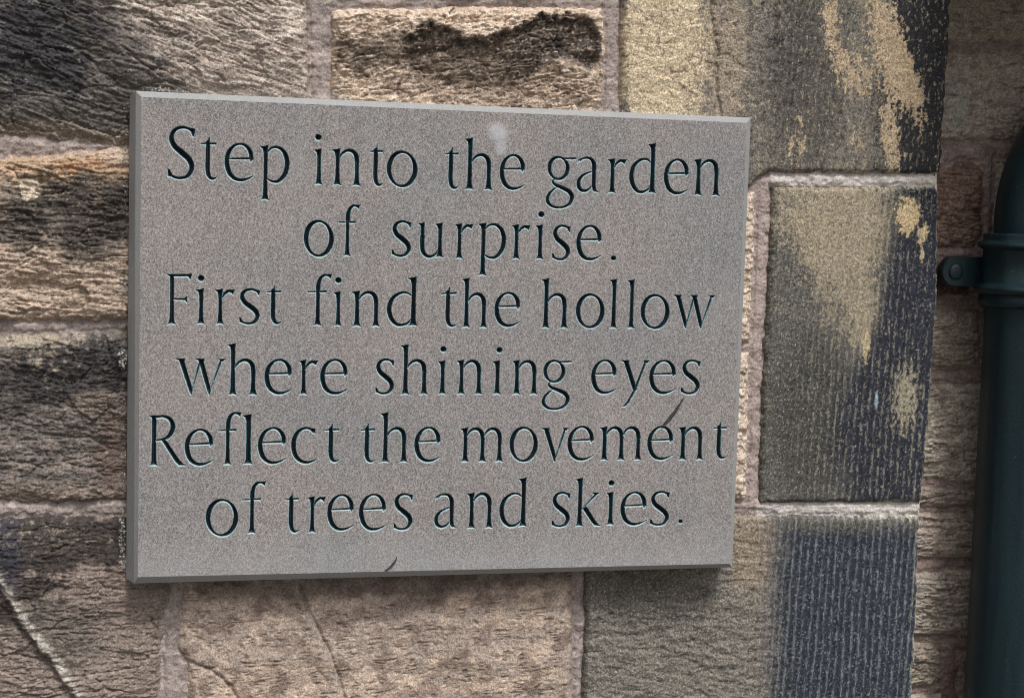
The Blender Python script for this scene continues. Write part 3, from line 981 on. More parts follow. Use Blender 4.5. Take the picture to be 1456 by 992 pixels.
def f_Q2(u, v, e, y):
    n = fbm(u / 12, v / 18, 401, 5, .65); n2 = fbm(u / 4, v / 6, 402, 4, .65)
    gr, g = grooves(u, v, 7.8, 410)
    X, _ = mm(1160, 450, y)
    rgt = ss(X - 45, X + 15, u)
    h = gr * (.1 + .9 * rgt) * .9 + (1 - .8 * rgt) * .5 * fbm(u / 9, v / 8, 411, 4, .6) + .6 * fbm(u / 2.8, v / 3, 412, 4, .7)
    c = const(u, (90, 89, 85))
    c = mix(c, lin((124, 116, 98)), .6 * ss(-.1, .7, .6 * n + .5 * n2))
    c = mix(c, lin((60, 60, 58)), .7 * ss(.3, .9, blob(u, v, 1150, 590, 70, 140, y, 0, .6) + .3 * n + .35 * n2))
    tan = 1.0 * blob(u, v, 1180, 300, 100, 70, y, 0, .8) + .75 * blob(u, v, 1195, 390, 55, 90, y, 0, .8) + .55 * blob(u, v, 1225, 460, 24, 60, y, 0, .8) + .28 * n + .42 * n2 + .16 * (g - .4) + .2 * fbm(u / 2.2, v / 4, 421, 3)
    c = mix(c, lin((170, 154, 126)), .80 * ss(.25, .95, tan + .22 * fbm(u / 3, v / 3, 424, 4, .7)))
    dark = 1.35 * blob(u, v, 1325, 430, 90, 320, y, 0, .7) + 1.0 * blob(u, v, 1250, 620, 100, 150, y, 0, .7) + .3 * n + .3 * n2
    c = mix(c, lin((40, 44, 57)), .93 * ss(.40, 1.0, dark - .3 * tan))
    ridge = ss(.55, .95, g) * ss(-.2, .4, fbm(u / 3, v / 10, 420, 4, .65) + .5 * n - .35 * blob(u, v, 1320, 400, 50, 110, y, 0, .6))
    c = mix(c, lin((142, 138, 124)), .66 * ridge * rgt)
    c = mix(c, lin((166, 158, 140)), .7 * ss(.30, .62, fbm(u / 2.2, v / 2.6, 423, 4, .7) - .25 * rgt))
    c = mix(c, lin((160, 150, 124)), .85 * ss(.50, .78, .75 * blob(u, v, 1283, 565, 26, 65, y, 0, .8) + .4 * n2 + .2 * fbm(u / 2, v / 3, 422, 3) + .1 * g))
    c = mix(c, lin((204, 180, 134)), .95 * blobn(u, v, 1287, 306, 19, 27, y, 0, n2, .55, .12))
    c = mix(c, lin((196, 176, 134)), .95 * blobn(u, v, 1308, 332, 7, 15, y, 10, n2, .7, .2))
    c = mix(c, lin((190, 170, 130)), .9 * blobn(u, v, 1228, 490, 6, 22, y, 0, n2, .8, .2))
    c = mix(c, lin((188, 168, 128)), .9 * blobn(u, v, 1307, 362, 4, 10, y, 0, n2, .6, .2))
    c = mix(c, lin((150, 176, 186)), .85 * blobn(u, v, 1242, 568, 2.6, 13, y, 0, n2, .3, .3))
    fl = fbm(u / 2.4, v / 3.4, 430, 3, .6) + .2 * n
    c = mix(c, lin((158, 150, 128)), .7 * ss(.45, .75, fl))
    c = mix(c, lin((186, 178, 152)), .8 * ss(5.5, 1, e) * ss(X + 40, X + 100, u) * ss(-.35, .15, n2))
    return h, tone(c, u, v, 431, .3, 3)


def f_Q3(u, v, e, y):
    n = fbm(u / 12, v / 14, 501, 5, .65); n2 = fbm(u / 4, v / 6, 502, 4, .65)
    gr, g = grooves(u, v, 8.4, 510)
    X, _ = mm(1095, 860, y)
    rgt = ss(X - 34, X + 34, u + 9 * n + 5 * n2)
    h = gr * ss(X - 40, X, u) * 1.15 + (1 - rgt) * (1.4 * fbm(u / 12, v / 8, 511, 4, .6) + .8 * strata(u, v, 12, 515, 40, 5, 5)) + .65 * fbm(u / 2.8, v / 2.8, 512, 4, .7)
    c = const(u, (126, 119, 109))
    c = mix(c, lin((92, 90, 84)), .75 * ss(-.1, .6, fbm(u / 30, v / 10, 520, 4) + .3 * n2))
    c = mix(c, lin((76, 75, 70)), .6 * ss(.3, .9, blob(u, v, 920, 850, 110, 50, y, 8, .7) + .3 * n + .3 * n2))
    c = mix(c, lin((158, 138, 116)), .6 * ss(.3, .9, blob(u, v, 1062, 780, 44, 70, y, 0, .7) + .3 * n + .3 * n2))
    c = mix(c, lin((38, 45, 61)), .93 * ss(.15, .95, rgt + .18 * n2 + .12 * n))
    Xt, Zt = mm(1200, 740, y)
    c = mix(c, lin((104, 98, 84)), .75 * rgt * ss(18, 0, v - Zt + 6 * n + 4 * n2))
    str_ = ss(-.5, .35, fbm(u / 2.6, v / 11, 522, 4, .66) + .3 * n)
    c = mix(c, lin((128, 135, 139)), .58 * ss(X - 20, X + 10, u) * ss(.62, .97, g) * str_)
    c = mix(c, lin((140, 144, 142)), .65 * rgt * ss(.28, .62, fbm(u / 2.4, v / 3, 523, 4, .7) + .2 * n))
    c = mix(c, lin((168, 160, 142)), .6 * (1 - rgt) * ss(.28, .6, fbm(u / 2.4, v / 2.2, 525, 4, .7)))
    c = mix(c, lin((66, 66, 60)), .6 * (1 - rgt) * ss(.2, .6, fbm(u / 2.8, v / 2.4, 526, 4, .7)))
    c = mix(c, lin((200, 196, 184)), .85 * ss(6, 1, e) * rgt * ss(X + 60, X + 110, u) * ss(-.3, .2, n2))
    c = mix(c, lin((170, 166, 150)), .55 * ss(16, 2, e) * ss(X + 90, X + 110, u) * (g > .5) * ss(-.2, .3, fbm(u / 4, v / 9, 524, 3)))
    return h, tone(c, u, v, 531, .3, 3)


def f_J(u, v, e, y):
    n = fbm(u / 12, v / 12, 601, 4, .6)
    h = 3.2 * fbm(u / 18, v / 14, 602, 4, .6) + 1.3 * fbm(u / 5, v / 4, 603, 3, .6) + 2 * ledges(u, v, 0, 605, 30, 14, 4)
    c = const(u, (206, 186, 166))
    c = mix(c, lin((172, 148, 128)), .7 * ss(0, .5, n))
    c = mix(c, lin((212, 198, 176)), .6 * ss(.3, .6, fbm(u / 6, v / 6, 606, 3)))
    return h, tone(c, u, v, 607, .25, 4)


def f_B1(u, v, e, y):
    n = fbm(u / 24, v / 16, 701, 5, .6)
    h = rock_relief(u, v, 700, 3, 3.0, 5, 1.0, 3.0, 3.4, .9)
    h -= 5 * blob(u, v, 40, 408, 60, 12, y, 5, .6)
    c = const(u, (178, 156, 136))
    c = c * (1 + .35 * strata(u, v, 3, 720, 60, 2.6, 4))[..., None]
    c = mix(c, lin((186, 152, 116)), .7 * blobn(u, v, 60, 240, 150, 20, y, 2, n, .6, .5))
    c = mix(c, lin((180, 120, 70)), .5 * blobn(u, v, 110, 237, 40, 7, y, -6, n, .7, .5))
    dk = 1.25 * blob(u, v, 110, 300, 150, 52, y, -8, .6) + .5 * blob(u, v, 150, 360, 50, 60, y) + .5 * n
    c = mix(c, lin((88, 82, 76)), .82 * ss(.35, 1.0, dk + .2 * fbm(u / 5, v / 4, 727, 4)))
    c = mix(c, lin((56, 52, 50)), .7 * ss(.95, 1.3, dk))
    chp = sdpoly(poly_mm([(26, 260), (52, 254), (60, 272), (54, 282), (34, 287)], y), u + 2 * n, v + 2 * fbm(u / 5, v / 5, 709, 3))
    c = mix(c, lin((204, 188, 164)), .92 * ss(-1, 1.2, chp))
    h += 1.6 * ss(-1, 1, chp)
    c = mix(c, lin((164, 150, 132)), .6 * ss(.5, .7, fbm(u / 5, v / 3, 725, 3)))
    return h, tone(c, u, v, 726, .3, 4)


def f_B2(u, v, e, y):
    n = fbm(u / 22, v / 18, 801, 5, .6)
    h = rock_relief(u, v, 800, 6, 1.4, 7, 1.0, 1.6, 4.5, .75)
    h += 5 * blob(u, v, 110, 520, 60, 45, y, 10, .6) - 6 * blob(u, v, 160, 610, 40, 80, y, 0, .7)
    fl = poly_mm([(95, 560), (160, 555), (157, 574), (134, 598), (117, 585), (110, 578)], y)
    h += 3.2 * ss(-.8, .8, sdpoly(fl, u, v) + .8 * fbm(u / 5, v / 5, 812, 3))
    c = const(u, (110, 102, 96))
    c = mix(c, lin((138, 124, 114)), .7 * ss(0, .5, n))
    c = mix(c, lin((54, 52, 54)), .85 * ss(.3, .9, 1.1 * blob(u, v, 120, 520, 75, 50, y, 0, .6) + .6 * blob(u, v, 20, 560, 60, 60, y) + .5 * n))
    c = mix(c, lin((112, 90, 78)), .6 * blobn(u, v, 170, 640, 30, 70, y, 0, n, .5, .5))
    c = mix(c, lin((172, 158, 138)), .8 * ss(.55, .95, .5 * blob(u, v, 55, 500, 55, 34, y, 20, .7) + .45 * blob(u, v, 60, 475, 160, 14, y) + .45 * fbm(u / 7, v / 8, 815, 5, .65) + .18))
    c = mix(c, lin((150, 142, 130)), .5 * ss(.45, .7, fbm(u / 9, v / 6, 816, 4) + .2 * blob(u, v, 40, 620, 50, 40, y)))
    c = mix(c, lin((138, 122, 108)), .6 * blobn(u, v, 130, 572, 32, 18, y, 0, n, .4, .3))
    c = mix(c, lin((150, 130, 114)), .6 * blobn(u, v, 40, 700, 120, 14, y, 0, n, .5, .5))
    return h, tone(c, u, v, 826, .32, 4)


def f_B3(u, v, e, y):
    n = fbm(u / 20, v / 16, 951, 5, .6)
    h = rock_relief(u, v, 950, 4, 1.6, 5, .9, 1.4, 4.2, .6)
    cr = poly_mm([(-20, 800), (15, 850), (45, 895), (75, 930), (120, 1000), (150, 1050)], y)
    dc, sdn = sdline(cr, u + 2 * n, v)
    sdn = sdn + 2.5 * fbm(u / 9, v / 9, 959, 4)
    h += 7 * ss(-9, 0, -sdn) * ss(60, 5, dc)
    h -= 2.5 * np.exp(-((sdn - 6) / 5) ** 2)
    c = const(u, (138, 122, 112))
    c = mix(c, lin((152, 136, 122)), .7 * ss(0, .5, fbm(u / 30, v / 7, 960, 4)))
    c = mix(c, lin((52, 48, 47)), .88 * ss(.35, .85, 1.2 * blob(u, v, 100, 765, 160, 34, y, 3, .6) + .75 * blob(u, v, 30, 820, 60, 90, y, 20, .6) + .6 * n))
    c = mix(c, lin((62, 64, 78)), .6 * blobn(u, v, 8, 790, 22, 50, y, 0, n, .6, .4))
    c = mix(c, lin((82, 78, 72)), .6 * blobn(u, v, 90, 900, 60, 50, y, 35, n, .5, .5))
    c = mix(c, lin((166, 150, 132)), .75 * ss(.55, .95, .42 * blob(u, v, 60, 760, 120, 30, y, 5, .7) + .5 * fbm(u / 8, v / 5, 962, 5, .65) + .16))
    c = mix(c, lin((166, 154, 138)), .6 * ss(.52, .95, .35 * blob(u, v, 160, 920, 90, 60, y, 20, .7) + .6 * fbm(u / 4, v / 4, 963, 4) + .08))
    c = mix(c, lin((190, 182, 170)), .95 * np.exp(-((sdn + 2.6) / 3.4) ** 2) * ss(-1.0, .1, n + .4 * fbm(u / 4, v / 4, 964, 3)))
    return h, tone(c, u, v, 966, .3, 4)


def f_B4(u, v, e, y):
    n = fbm(u / 30, v / 22, 971, 5, .6)
    h = 3.4 * fbm(u / 90, v / 60, 972, 3) + .8 * fbm(u / 12, v / 7, 973, 4, .6) + .45 * fbm(u / 4, v / 3, 974, 3, .6)
    crk = ss(.55, .85, ridged(u / 30, v / 2.6, 975, 2)) * ss(.05, .4, fbm(u / 14, v / 12, 976, 3))
    h -= 1.3 * crk
    c1_ = poly_mm([(425, 830), (445, 880), (470, 930), (485, 975), (510, 1060)], y)
    dc, sdn = sdline(c1_, u + 1.5 * n, v)
    h += -3.5 * np.exp(-(dc / 1.6) ** 2) + 2.6 * np.exp(-((sdn - 6) / 6) ** 2)
    c2_ = poly_mm([(256, 935), (300, 950), (330, 975), (345, 1010)], y)
    d2, s2_ = sdline(c2_, u + 1.5 * n, v)
    h += 3 * np.exp(-(d2 / 2) ** 2) * 0 + 3.5 * ss(3, -3, s2_) * ss(50, 10, d2) * 0 - 4 * np.exp(-(d2 / 1.8) ** 2)
    c = const(u, (168, 150, 136))
    c = mix(c, lin((198, 174, 152)), .75 * ss(.0, .5, n + .5 * blob(u, v, 420, 985, 260, 40, y) + .2 * blob(u, v, 760, 900, 60, 100, y)))
    c = mix(c, lin((116, 96, 86)), .6 * ss(.0, .5, fbm(u / 26, v / 24, 980, 4)))
    c = mix(c, lin((88, 76, 70)), .55 * ss(.4, .9, 1.1 * blob(u, v, 560, 826, 330, 20, y, -1, .7) + .5 * n))  # painted shadow strip along the plaque's lower edge
    c = mix(c, lin((92, 78, 72)), .5 * blobn(u, v, 600, 850, 60, 14, y, -25, n, .5, .5))
    c = mix(c, lin((96, 80, 68)), .55 * crk)
    c = mix(c, lin((150, 138, 128)), .5 * np.exp(-((sdn - 3) / 4) ** 2))
    return h, tone(c, u, v, 982, .24, 4)


def f_rec(seed, c0=(182, 168, 152), c1_=(146, 132, 118), lump=4):
    def f(u, v, e, y):
        n = fbm(u / 16, v / 12, seed, 5, .6)
        h = rock_relief(u, v, seed + 4, 2, 1.6, lump, 1.1, 2.6, 4)
        c = const(u, c0)
        c = mix(c, lin(c1_), .8 * ss(-.05, .5, n))
        c = mix(c, lin((168, 154, 138)), .5 * ss(.3, .6, fbm(u / 7, v / 5, seed + 8, 4)))
        if seed == 1100:
            c = mix(c, lin((176, 172, 160)), .8 * blobn(u, v, 1360, 150, 22, 50, y, 0, n, .9, .3))
            c = mix(c, lin((180, 172, 158)), .8 * blobn(u, v, 1390, 142, 10, 8, y, 30, n, .6, .3))
        return h, tone(c, u, v, seed + 9, .3, 4)
    return f


def f_far(seed):
    def f(u, v, e, y):
        n = fbm(u / 24, v / 18, seed, 4, .6)
        h = rock_relief(u, v, seed + 4, 4, 1.6, 4, 1.0, 2.4, 6)
        c = const(u, (160, 138, 118))
        c = mix(c, lin((74, 68, 64)), .8 * ss(.0, .5, fbm(u / 60, v / 50, seed + 2, 3) + .3 * n))
        return h, tone(c, u, v, seed + 9, .3, 6)
    return f


wall = empty("stone_wall", "weathered sandstone wall of large rough blocks with tooled corner stones, behind the plaque", "wall", (0, YW, 0))
wall.location = (0, 0, 0)
L0, T0, B0 = -70, -70, 1062
S = lambda pts, fn, **k: make_stone("stone", pts, YW, wall, M_ROCK, fn, **k)
S([(L0, T0), (436, T0), (441, 60), (444, 140), (440, 230), (150, 206), (60, 198), (L0, 190)], f_A1, H=9, edge_r=4, seed=1, rough_edge=3)
S([(470, 10), (700, 7), (861, 9), (865, 60), (860, 155), (858, 230), (470, 230)], f_A2, H=11, edge_r=4.5, seed=2, rough_edge=3)
S([(471, T0), (862, T0), (862, -6), (471, -4)], f_A2, H=7, edge_r=4, seed=21)
S([(L0, 219), (60, 221), (120, 212), (185, 207), (280, 207), (280, 456), (100, 458), (L0, 458)], f_B1, H=8, edge_r=4, seed=3, rough_edge=3)
S([(L0, 477), (100, 472), (280, 468), (280, 715), (0, 719), (L0, 719)], f_B2, H=6.5, edge_r=4, seed=4, rough_edge=2.4)
S([(L0, 738), (100, 733), (246, 735), (243, 860), (231, 920), (233, B0), (L0, B0)], f_B3, H=6, edge_r=5, seed=5, rough_edge=2.6)
S([(262, 760), (520, 760), (819, 770), (818, B0), (256, B0), (266, 950), (250, 925), (256, 860)], f_B4, H=6, edge_r=4, seed=6, rough_edge=1.8)
S([(960, 268), (1080, 270), (1077, 380), (1071, 492), (960, 492)], f_J, H=9, edge_r=4, seed=7, rough_edge=3)
S([(960, 500), (1071, 498), (1069, 610), (1066, 716), (960, 716)], f_J, H=9, edge_r=4, seed=8, rough_edge=3)
S = lambda pts, fn, **k: make_stone("quoin", pts, YW, wall, M_QUOIN, fn, **k)
S([(884, T0), (1358, T0), (1354, 60), (1346, 170), (1341, 249), (1096, 246), (1085, 250), (1070, 266), (960, 262), (884, 250)], f_Q1, H=6.5, edge_r=1.6, rough_edge=1.9, seed=9)
S([(1099, 264), (1333, 263), (1339, 272), (1337, 420), (1325, 600), (1313, 716), (1081, 717), (1086, 560), (1094, 400)], f_Q2, H=6.5, edge_r=1.6, rough_edge=1.9, seed=10)
S([(835, 760), (1040, 735), (1100, 733), (1312, 732), (1308, 850), (1297, B0), (826, B0), (833, 900)], f_Q3, H=6.5, edge_r=1.6, rough_edge=1.9, seed=11)
# stones beyond the picture's edges, coarser
rg = np.random.default_rng(4)
def far_rows(x_a, x_b, rows, seed):
    k = 0
    for (t, b) in rows:
        x = x_a
        while x < x_b - 60:
            w = min(rg.uniform(300, 460), x_b - x)
            if x_b - (x + w) < 120: w = x_b - x
            make_stone("stone", [(x + 12, t + 10), (x + w - 12, t + 10), (x + w - 12, b - 10), (x + 12, b - 10)], YW, wall, M_ROCK, f_far(2000 + seed + k * 13), H=8, seed=seed + k, step=4.0, rough_edge=3)
            x += w; k += 1
far_rows(-640, L0 - 2, [(-330, -80), (-80, 215), (215, 465), (465, 730), (730, 1060)], 40)
far_rows(-640, 1355, [(-600, -330), (-330, T0 - 4)], 60)
far_rows(-640, 1290, [(B0 + 4, 1310), (1310, 1560)], 80)

recess = empty("recessed_wall", "shaded recessed strip of rough brown stonework behind the downpipe, right of the corner stones", "wall", (0, 0, 0))
S = lambda pts, fn, **k: make_stone("stone", pts, YR, recess, M_ROCK, fn, **k)
RX = 1860
S([(1300, -90), (RX, -90), (RX, 60), (1300, 62)], f_rec(1090), H=8, seed=31)
S([(1300, 72), (RX, 70), (RX, 203), (1300, 203)], f_rec(1100), H=8, seed=32)
S([(1300, 236), (1345, 236), (1366, 226), (1392, 228), (1404, 244), (1404, 330), (1392, 356), (1300, 360)], f_rec(1110, (146, 118, 102), (116, 92, 80), 3), H=8, seed=33)
S([(1416, 222), (RX, 222), (RX, 350), (1414, 356)], f_rec(1120), H=8, seed=34)
S([(1290, 440), (1340, 430), (1395, 440), (1400, 528), (1290, 532)], f_rec(1130, (164, 150, 134)), H=9, seed=35)
S([(1290, 366), (1386, 366), (1386, 424), (1290, 428)], f_rec(1135, (112, 90, 78), (80, 66, 58)), H=5, seed=36)
S([(1408, 366), (RX, 366), (RX, 528), (1408, 528)], f_rec(1140), H=8, seed=37)
S([(1290, 546), (1330, 544), (RX, 548), (RX, 684), (1372, 690), (1290, 682)], f_rec(1150, (188, 176, 160)), H=8, seed=38, edge_r=3, rough_edge=2.2)
S([(1290, 687), (1368, 695), (RX, 690), (RX, 722), (1290, 724)], f_rec(1160, (160, 146, 132)), H=6, seed=39, edge_r=2.5)
S([(1280, 729), (RX, 727), (RX, 796), (1280, 797)], f_rec(1170, (176, 160, 146)), H=9, seed=40, edge_r=3)
S([(1270, 816), (1320, 812), (1392, 808), (RX, 808), (RX, 902), (1380, 908), (1270, 904)], f_rec(1180, (180, 168, 154)), H=9, seed=41)
S([(1260, 915), (1330, 912), (1344, 928), (1346, 965), (1330, 980), (1260, 984)], f_rec(1190, (172, 158, 142)), H=9, seed=42)
S([(1362, 925), (RX, 915), (RX, 1070), (1366, 1070)], f_rec(1200, (150, 128, 120)), H=7, seed=43)
S([(1250, 990), (1346, 984), (1350, 1070), (1250, 1070)], f_rec(1210), H=8, seed=44)

# ------------------------------------------------------------------ mortar beds
def mortar(name, y, u0, u1, v0, v1, parent, colour, step, seed, fn=None):
    nx = int((u1 - u0) / step) + 1; ny = int((v1 - v0) / step) + 1
    u, v = np.meshgrid(u0 + np.arange(nx) * step, v0 + np.arange(ny) * step)
    E = np.full(u.shape, -99.0)
    for P, yy in WALLPOLYS:
        if yy != y: continue
        lo = P.min(0) - 3; hi = P.max(0) + 3
        i0, i1 = np.clip(((np.array([lo[0], hi[0]]) - u0) / step).astype(int), 0, nx)
        j0, j1 = np.clip(((np.array([lo[1], hi[1]]) - v0) / step).astype(int), 0, ny)
        if i1 <= i0 or j1 <= j0: continue
        sl = (slice(j0, j1), slice(i0, i1))
        E[sl] = np.maximum(E[sl], sdpoly(P, u[sl], v[sl]))
    n = fbm(u / 18, v / 14, seed, 4, .55)
    h = 1.1 * n + .6 * fbm(u / 3.5, v / 3, seed + 3, 4, .65) + 1.2 * fbm(u / 60, v / 60, seed + 5, 2) - 1.6
    h += 1.5 * fbm(u / 16, v / 16, seed + 21, 3) 
    h -= 1.8 * ss(-4.0, 0.0, E + 2.5 * fbm(u / 7, v / 7, seed + 23, 3))                 # trowelled down along the stones
    c = const(u, colour) * (1 + .16 * n + .12 * fbm(u / 5, v / 4, seed + 9, 3))[..., None]
    c = mix(c, lin((112, 96, 90)), .5 * ss(.1, .7, fbm(u / 26, v / 12, seed + 11, 4)))
    c = mix(c, lin((192, 176, 166)), .4 * ss(.1, .6, fbm(u / 14, v / 7, seed + 13, 4)))
    c = mix(c, lin((84, 74, 70)), .6 * ss(.6, .9, fbm(u / 3, v / 3, seed + 15, 3)))
    if fn: h, c = fn(u, v, E, h, c)
    keep = E < 9
    if y == YW:
        keep &= ~((u > 22) & (u < 578) & (v > 18) & (v < FH - 22))
    k = keep[:-1, :-1] & keep[1:, :-1] & keep[:-1, 1:] & keep[1:, 1:]
    jj, ii = np.nonzero(k)
    n0 = jj * nx + ii
    F = np.stack([n0 + nx, n0 + nx + 1, n0 + 1, n0], 1)
    uq, inv = np.unique(F, return_inverse=True)
    V = np.stack([u.ravel()[uq] / 1000, y - h.ravel()[uq] / 1000, -v.ravel()[uq] / 1000 + ZT], 1)
    me = npmesh(name, V, inv.reshape(F.shape), True, np.clip(c.reshape(-1, 3)[uq], .004, .9))
    return link(name, me, parent, M_MORTAR)


def main_mortar(u, v, E, h, c):
    y = YW
    pale = np.zeros_like(u)
    for pts in ([(1094, 240), (1345, 240), (1345, 268), (1094, 266)], [(1074, 712), (1330, 712), (1330, 738), (1072, 740)]):
        pale = np.maximum(pale, ss(-2, 2, sdpoly(poly_mm(pts, y), u, v)))
    c = mix(c, lin((196, 188, 182)) * (1 + .12 * fbm(u / 9, v / 5, 77, 3))[..., None], .92 * pale)
    h = h + 3.8 * pale
    # grey stain on the upright joint at the top left, flush pink pointing below and above the middle stones
    up_ = ss(-2, 2, sdpoly(poly_mm([(436, -80), (480, -80), (480, 210), (436, 210)], y), u, v))
    h = h + 2.4 * up_
    jt = ss(-2, 2, sdpoly(poly_mm([(1050, 256), (1108, 256), (1100, 480), (1088, 722), (1036, 722), (1050, 480)], y), u, v))
    h = h + 1.6 * jt
    c = mix(c, lin((168, 150, 143)) * (1 + .12 * fbm(u / 9, v / 9, 79, 3))[..., None], .6 * jt)
    jl = ss(-2, 2, sdpoly(poly_mm([(226, 800), (270, 800), (270, 1070), (220, 1070)], y), u, v))
    h = h + 1.8 * jl
    for (ya, yb) in ((186, 230), (448, 486), (706, 748)):
        b = ss(-2, 2, sdpoly(poly_mm([(-80, ya), (185, ya), (185, yb), (-80, yb)], y), u, v))
        h = h + 1.0 * b
    return h, c


def clip_right(u, v, E, h, c):
    return main_mortar(u, v, E, h, c)


xr = [float(mm(px, py, YW - .008)[0]) for px, py in ((1352, 60), (1338, 260), (1314, 716), (1312, 732), (1303, 900))]
vtop = float(mm(700, -72, YW)[1]); vbot = float(mm(700, 1064, YW)[1]); uleft = float(mm(-72, 500, YW)[0])
mortar("mortar", YW, uleft, min(xr) - 1, vtop, vbot, wall, (156, 142, 136), GS, 61, clip_right)
# strips at the right end of the two bed joints of the corner stones
mortar("mortar", YW + .0004, min(xr) - 2, xr[1] - 1.0, float(mm(1300, 240, YW)[1]), float(mm(1300, 272, YW)[1]), wall, (196, 188, 182), GS, 63,
       lambda u, v, E, h, c: (h + 3.8, c))
mortar("mortar", YW + .0004, min(xr) - 2, xr[2] - 1.5, float(mm(1300, 706, YW)[1]), float(mm(1300, 742, YW)[1]), wall, (196, 188, 182), GS, 64,
       lambda u, v, E, h, c: (h + 3.8, c))
rl = float(mm(1285, 500, YR)[0]) ; rr = float(mm(RX + 5, 300, YR)[0])
mortar("mortar", YR, rl - 12, rr, float(mm(1400, -85, YR)[1]), float(mm(1400, 1068, YR)[1]), recess, (150, 130, 122), GS, 65,
       lambda u, v, E, h, c: (h + 3.5, mix(c, lin((118, 84, 76)), .5 * blobn(u, v, 1352, 960, 22, 60, YR, 20, 0, 0, .6))))


def box(x0, x1, y0, y1, z0, z1):
    V = np.array([(x, y, z) for x in (x0, x1) for y in (y0, y1) for z in (z0, z1)], float)
    F = np.array([[0, 1, 3, 2], [4, 6, 7, 5], [0, 4, 5, 1], [2, 3, 7, 6], [0, 2, 6, 4], [1, 5, 7, 3]])
    return V, F


def boxes(name, bs, parent, mat, col, **k):
    Vs, Fs = [], []; b = 0
    for bb in bs:
        V, F = box(*bb); Vs.append(V); Fs.append(F + b); b += 8
    V = np.vstack(Vs)
    return link(name, npmesh(name, V, np.vstack(Fs), False, np.broadcast_to(lin(col), (len(V), 3))), parent, mat, **k)


XQ = min(xr) / 1000 - .004
boxes("wall_core", [(-1.2, XQ, YW + .006, .35, 0.0, ZT + .62)], wall, M_CORE, (120, 104, 92))
boxes("wall_core", [(XQ + .001, 1.45, YR + .006, .36, 0.0, ZT + .62)], recess, M_CORE, (110, 96, 86))
# returns of the corner stones, seen only from the right
ret_r = []
for (pt0, pt1) in (((1350, -66), (1341, 247)), ((1337, 266), (1314, 716)), ((1311, 735), (1299, 1058))):
    xa = float(mm(*pt0, YW - .006)[0]) / 1000; za = ZT - float(mm(*pt0, YW - .006)[1]) / 1000
    xb = float(mm(*pt1, YW - .006)[0]) / 1000; zb = ZT - float(mm(*pt1, YW - .006)[1]) / 1000
    V = []
    n = 30
    for i in range(n + 1):
        t = i / n
        xx = xa + (xb - xa) * t - .0035; zz = za + (zb - za) * t
        V += [(xx, YW - .001, zz), (xx + .0012 * math.sin(i * 2.1), .11, zz), (xx, YR + .004, zz)]
    k = np.arange(n) * 3
    F = np.vstack([np.stack([k, k + 1, k + 4, k + 3], 1), np.stack([k + 1, k + 2, k + 5, k + 4], 1)])
    V = np.array(V)
    link("quoin_return", npmesh("quoin_return", V, F, True, np.broadcast_to(lin((84, 78, 72)), (len(V), 3))), wall, M_QUOIN)

# added unseen block above the frame, shaped to shade the top of the recess
zl = ZT + float(ray(1400, -60, .1)[1])
boxes("added_shade_block", [(XQ + .02, 1.45, -.16, YR + .005, zl, zl + .2)], recess, M_CORE, (120, 106, 94))

# ------------------------------------------------------------------ crumbs of bedding mortar squeezed out round the plaque
def crumbs(spots, seed):
    rg = np.random.default_rng(seed)
    oct_ = np.array([(1, 0, 0), (-1, 0, 0), (0, 1, 0), (0, -1, 0), (0, 0, 1), (0, 0, -1)], float)
    of = np.array([(0, 2, 4), (2, 1, 4), (1, 3, 4), (3, 0, 4), (2, 0, 5), (1, 2, 5), (3, 1, 5), (0, 3, 5)])
    V, F = [], []
    for (xa, ya, xb, yb, n, r) in spots:
        for _ in range(n):
            t = rg.random()
            px = xa + (xb - xa) * t + rg.normal(0, 2.2); py = ya + (yb - ya) * t + rg.normal(0, 2.2)
            y = rg.uniform(.022, .034)
            X, Z = ray(px, py, y)
            s = r * rg.lognormal(0, .45) / 1000
            A = rg.normal(size=(3, 3)); q, _ = np.linalg.qr(A)
            o = (oct_ * rg.uniform(.45, 1.25, (6, 1))) @ q * s + [float(X), y, float(Z) + ZT]
            F.append(of + len(V) * 6); V.append(o)
    return np.vstack(V), np.vstack(F)
V, F = crumbs([(179, 150, 179, 235, 34, .7), (178, 250, 178, 330, 14, .55), (176, 398, 177, 422, 34, .9), (173, 498, 176, 524, 60, 1.0), (176, 560, 176, 700, 34, .6),
               (174, 720, 174, 810, 120, .85), (204, 127, 262, 131, 80, .9), (474, 137, 500, 139, 30, .8), (815, 153, 895, 157, 40, .75), (560, 143, 600, 146, 12, .5), (802, 824, 822, 822, 18, .8),
               (940, 818, 1030, 812, 10, .6)], 3)
link("mortar_crumbs", npmesh("mortar_crumbs", V, F, False, np.broadcast_to(lin((158, 152, 146)), (len(V), 3))), wall, M_MORTAR, kind="stuff")

# ------------------------------------------------------------------ downpipe
pipe = empty("downpipe", "dark teal painted cast iron downpipe with ringed collar and swan neck, at the right edge", "downpipe", (0, 0, 0))
YP = .058
PR = .056
xa, za = ray(1399, 440, YP); xb, zb = ray(1371, 992, YP)
ang_ = math.atan2(float(xa), float(YP - CAM[1]))
def axis_x(px, py, rad):
    X, Z = ray(px, py, YP)
    th = math.atan2(float(X) - CAM[0], YP - CAM[1])
    return float(X) + rad / math.cos(th), float(Z)
AX, _ = axis_x(1385, 716, PR)
AXs = (axis_x(1399, 440, PR)[0] - axis_x(1371, 992, PR)[0])


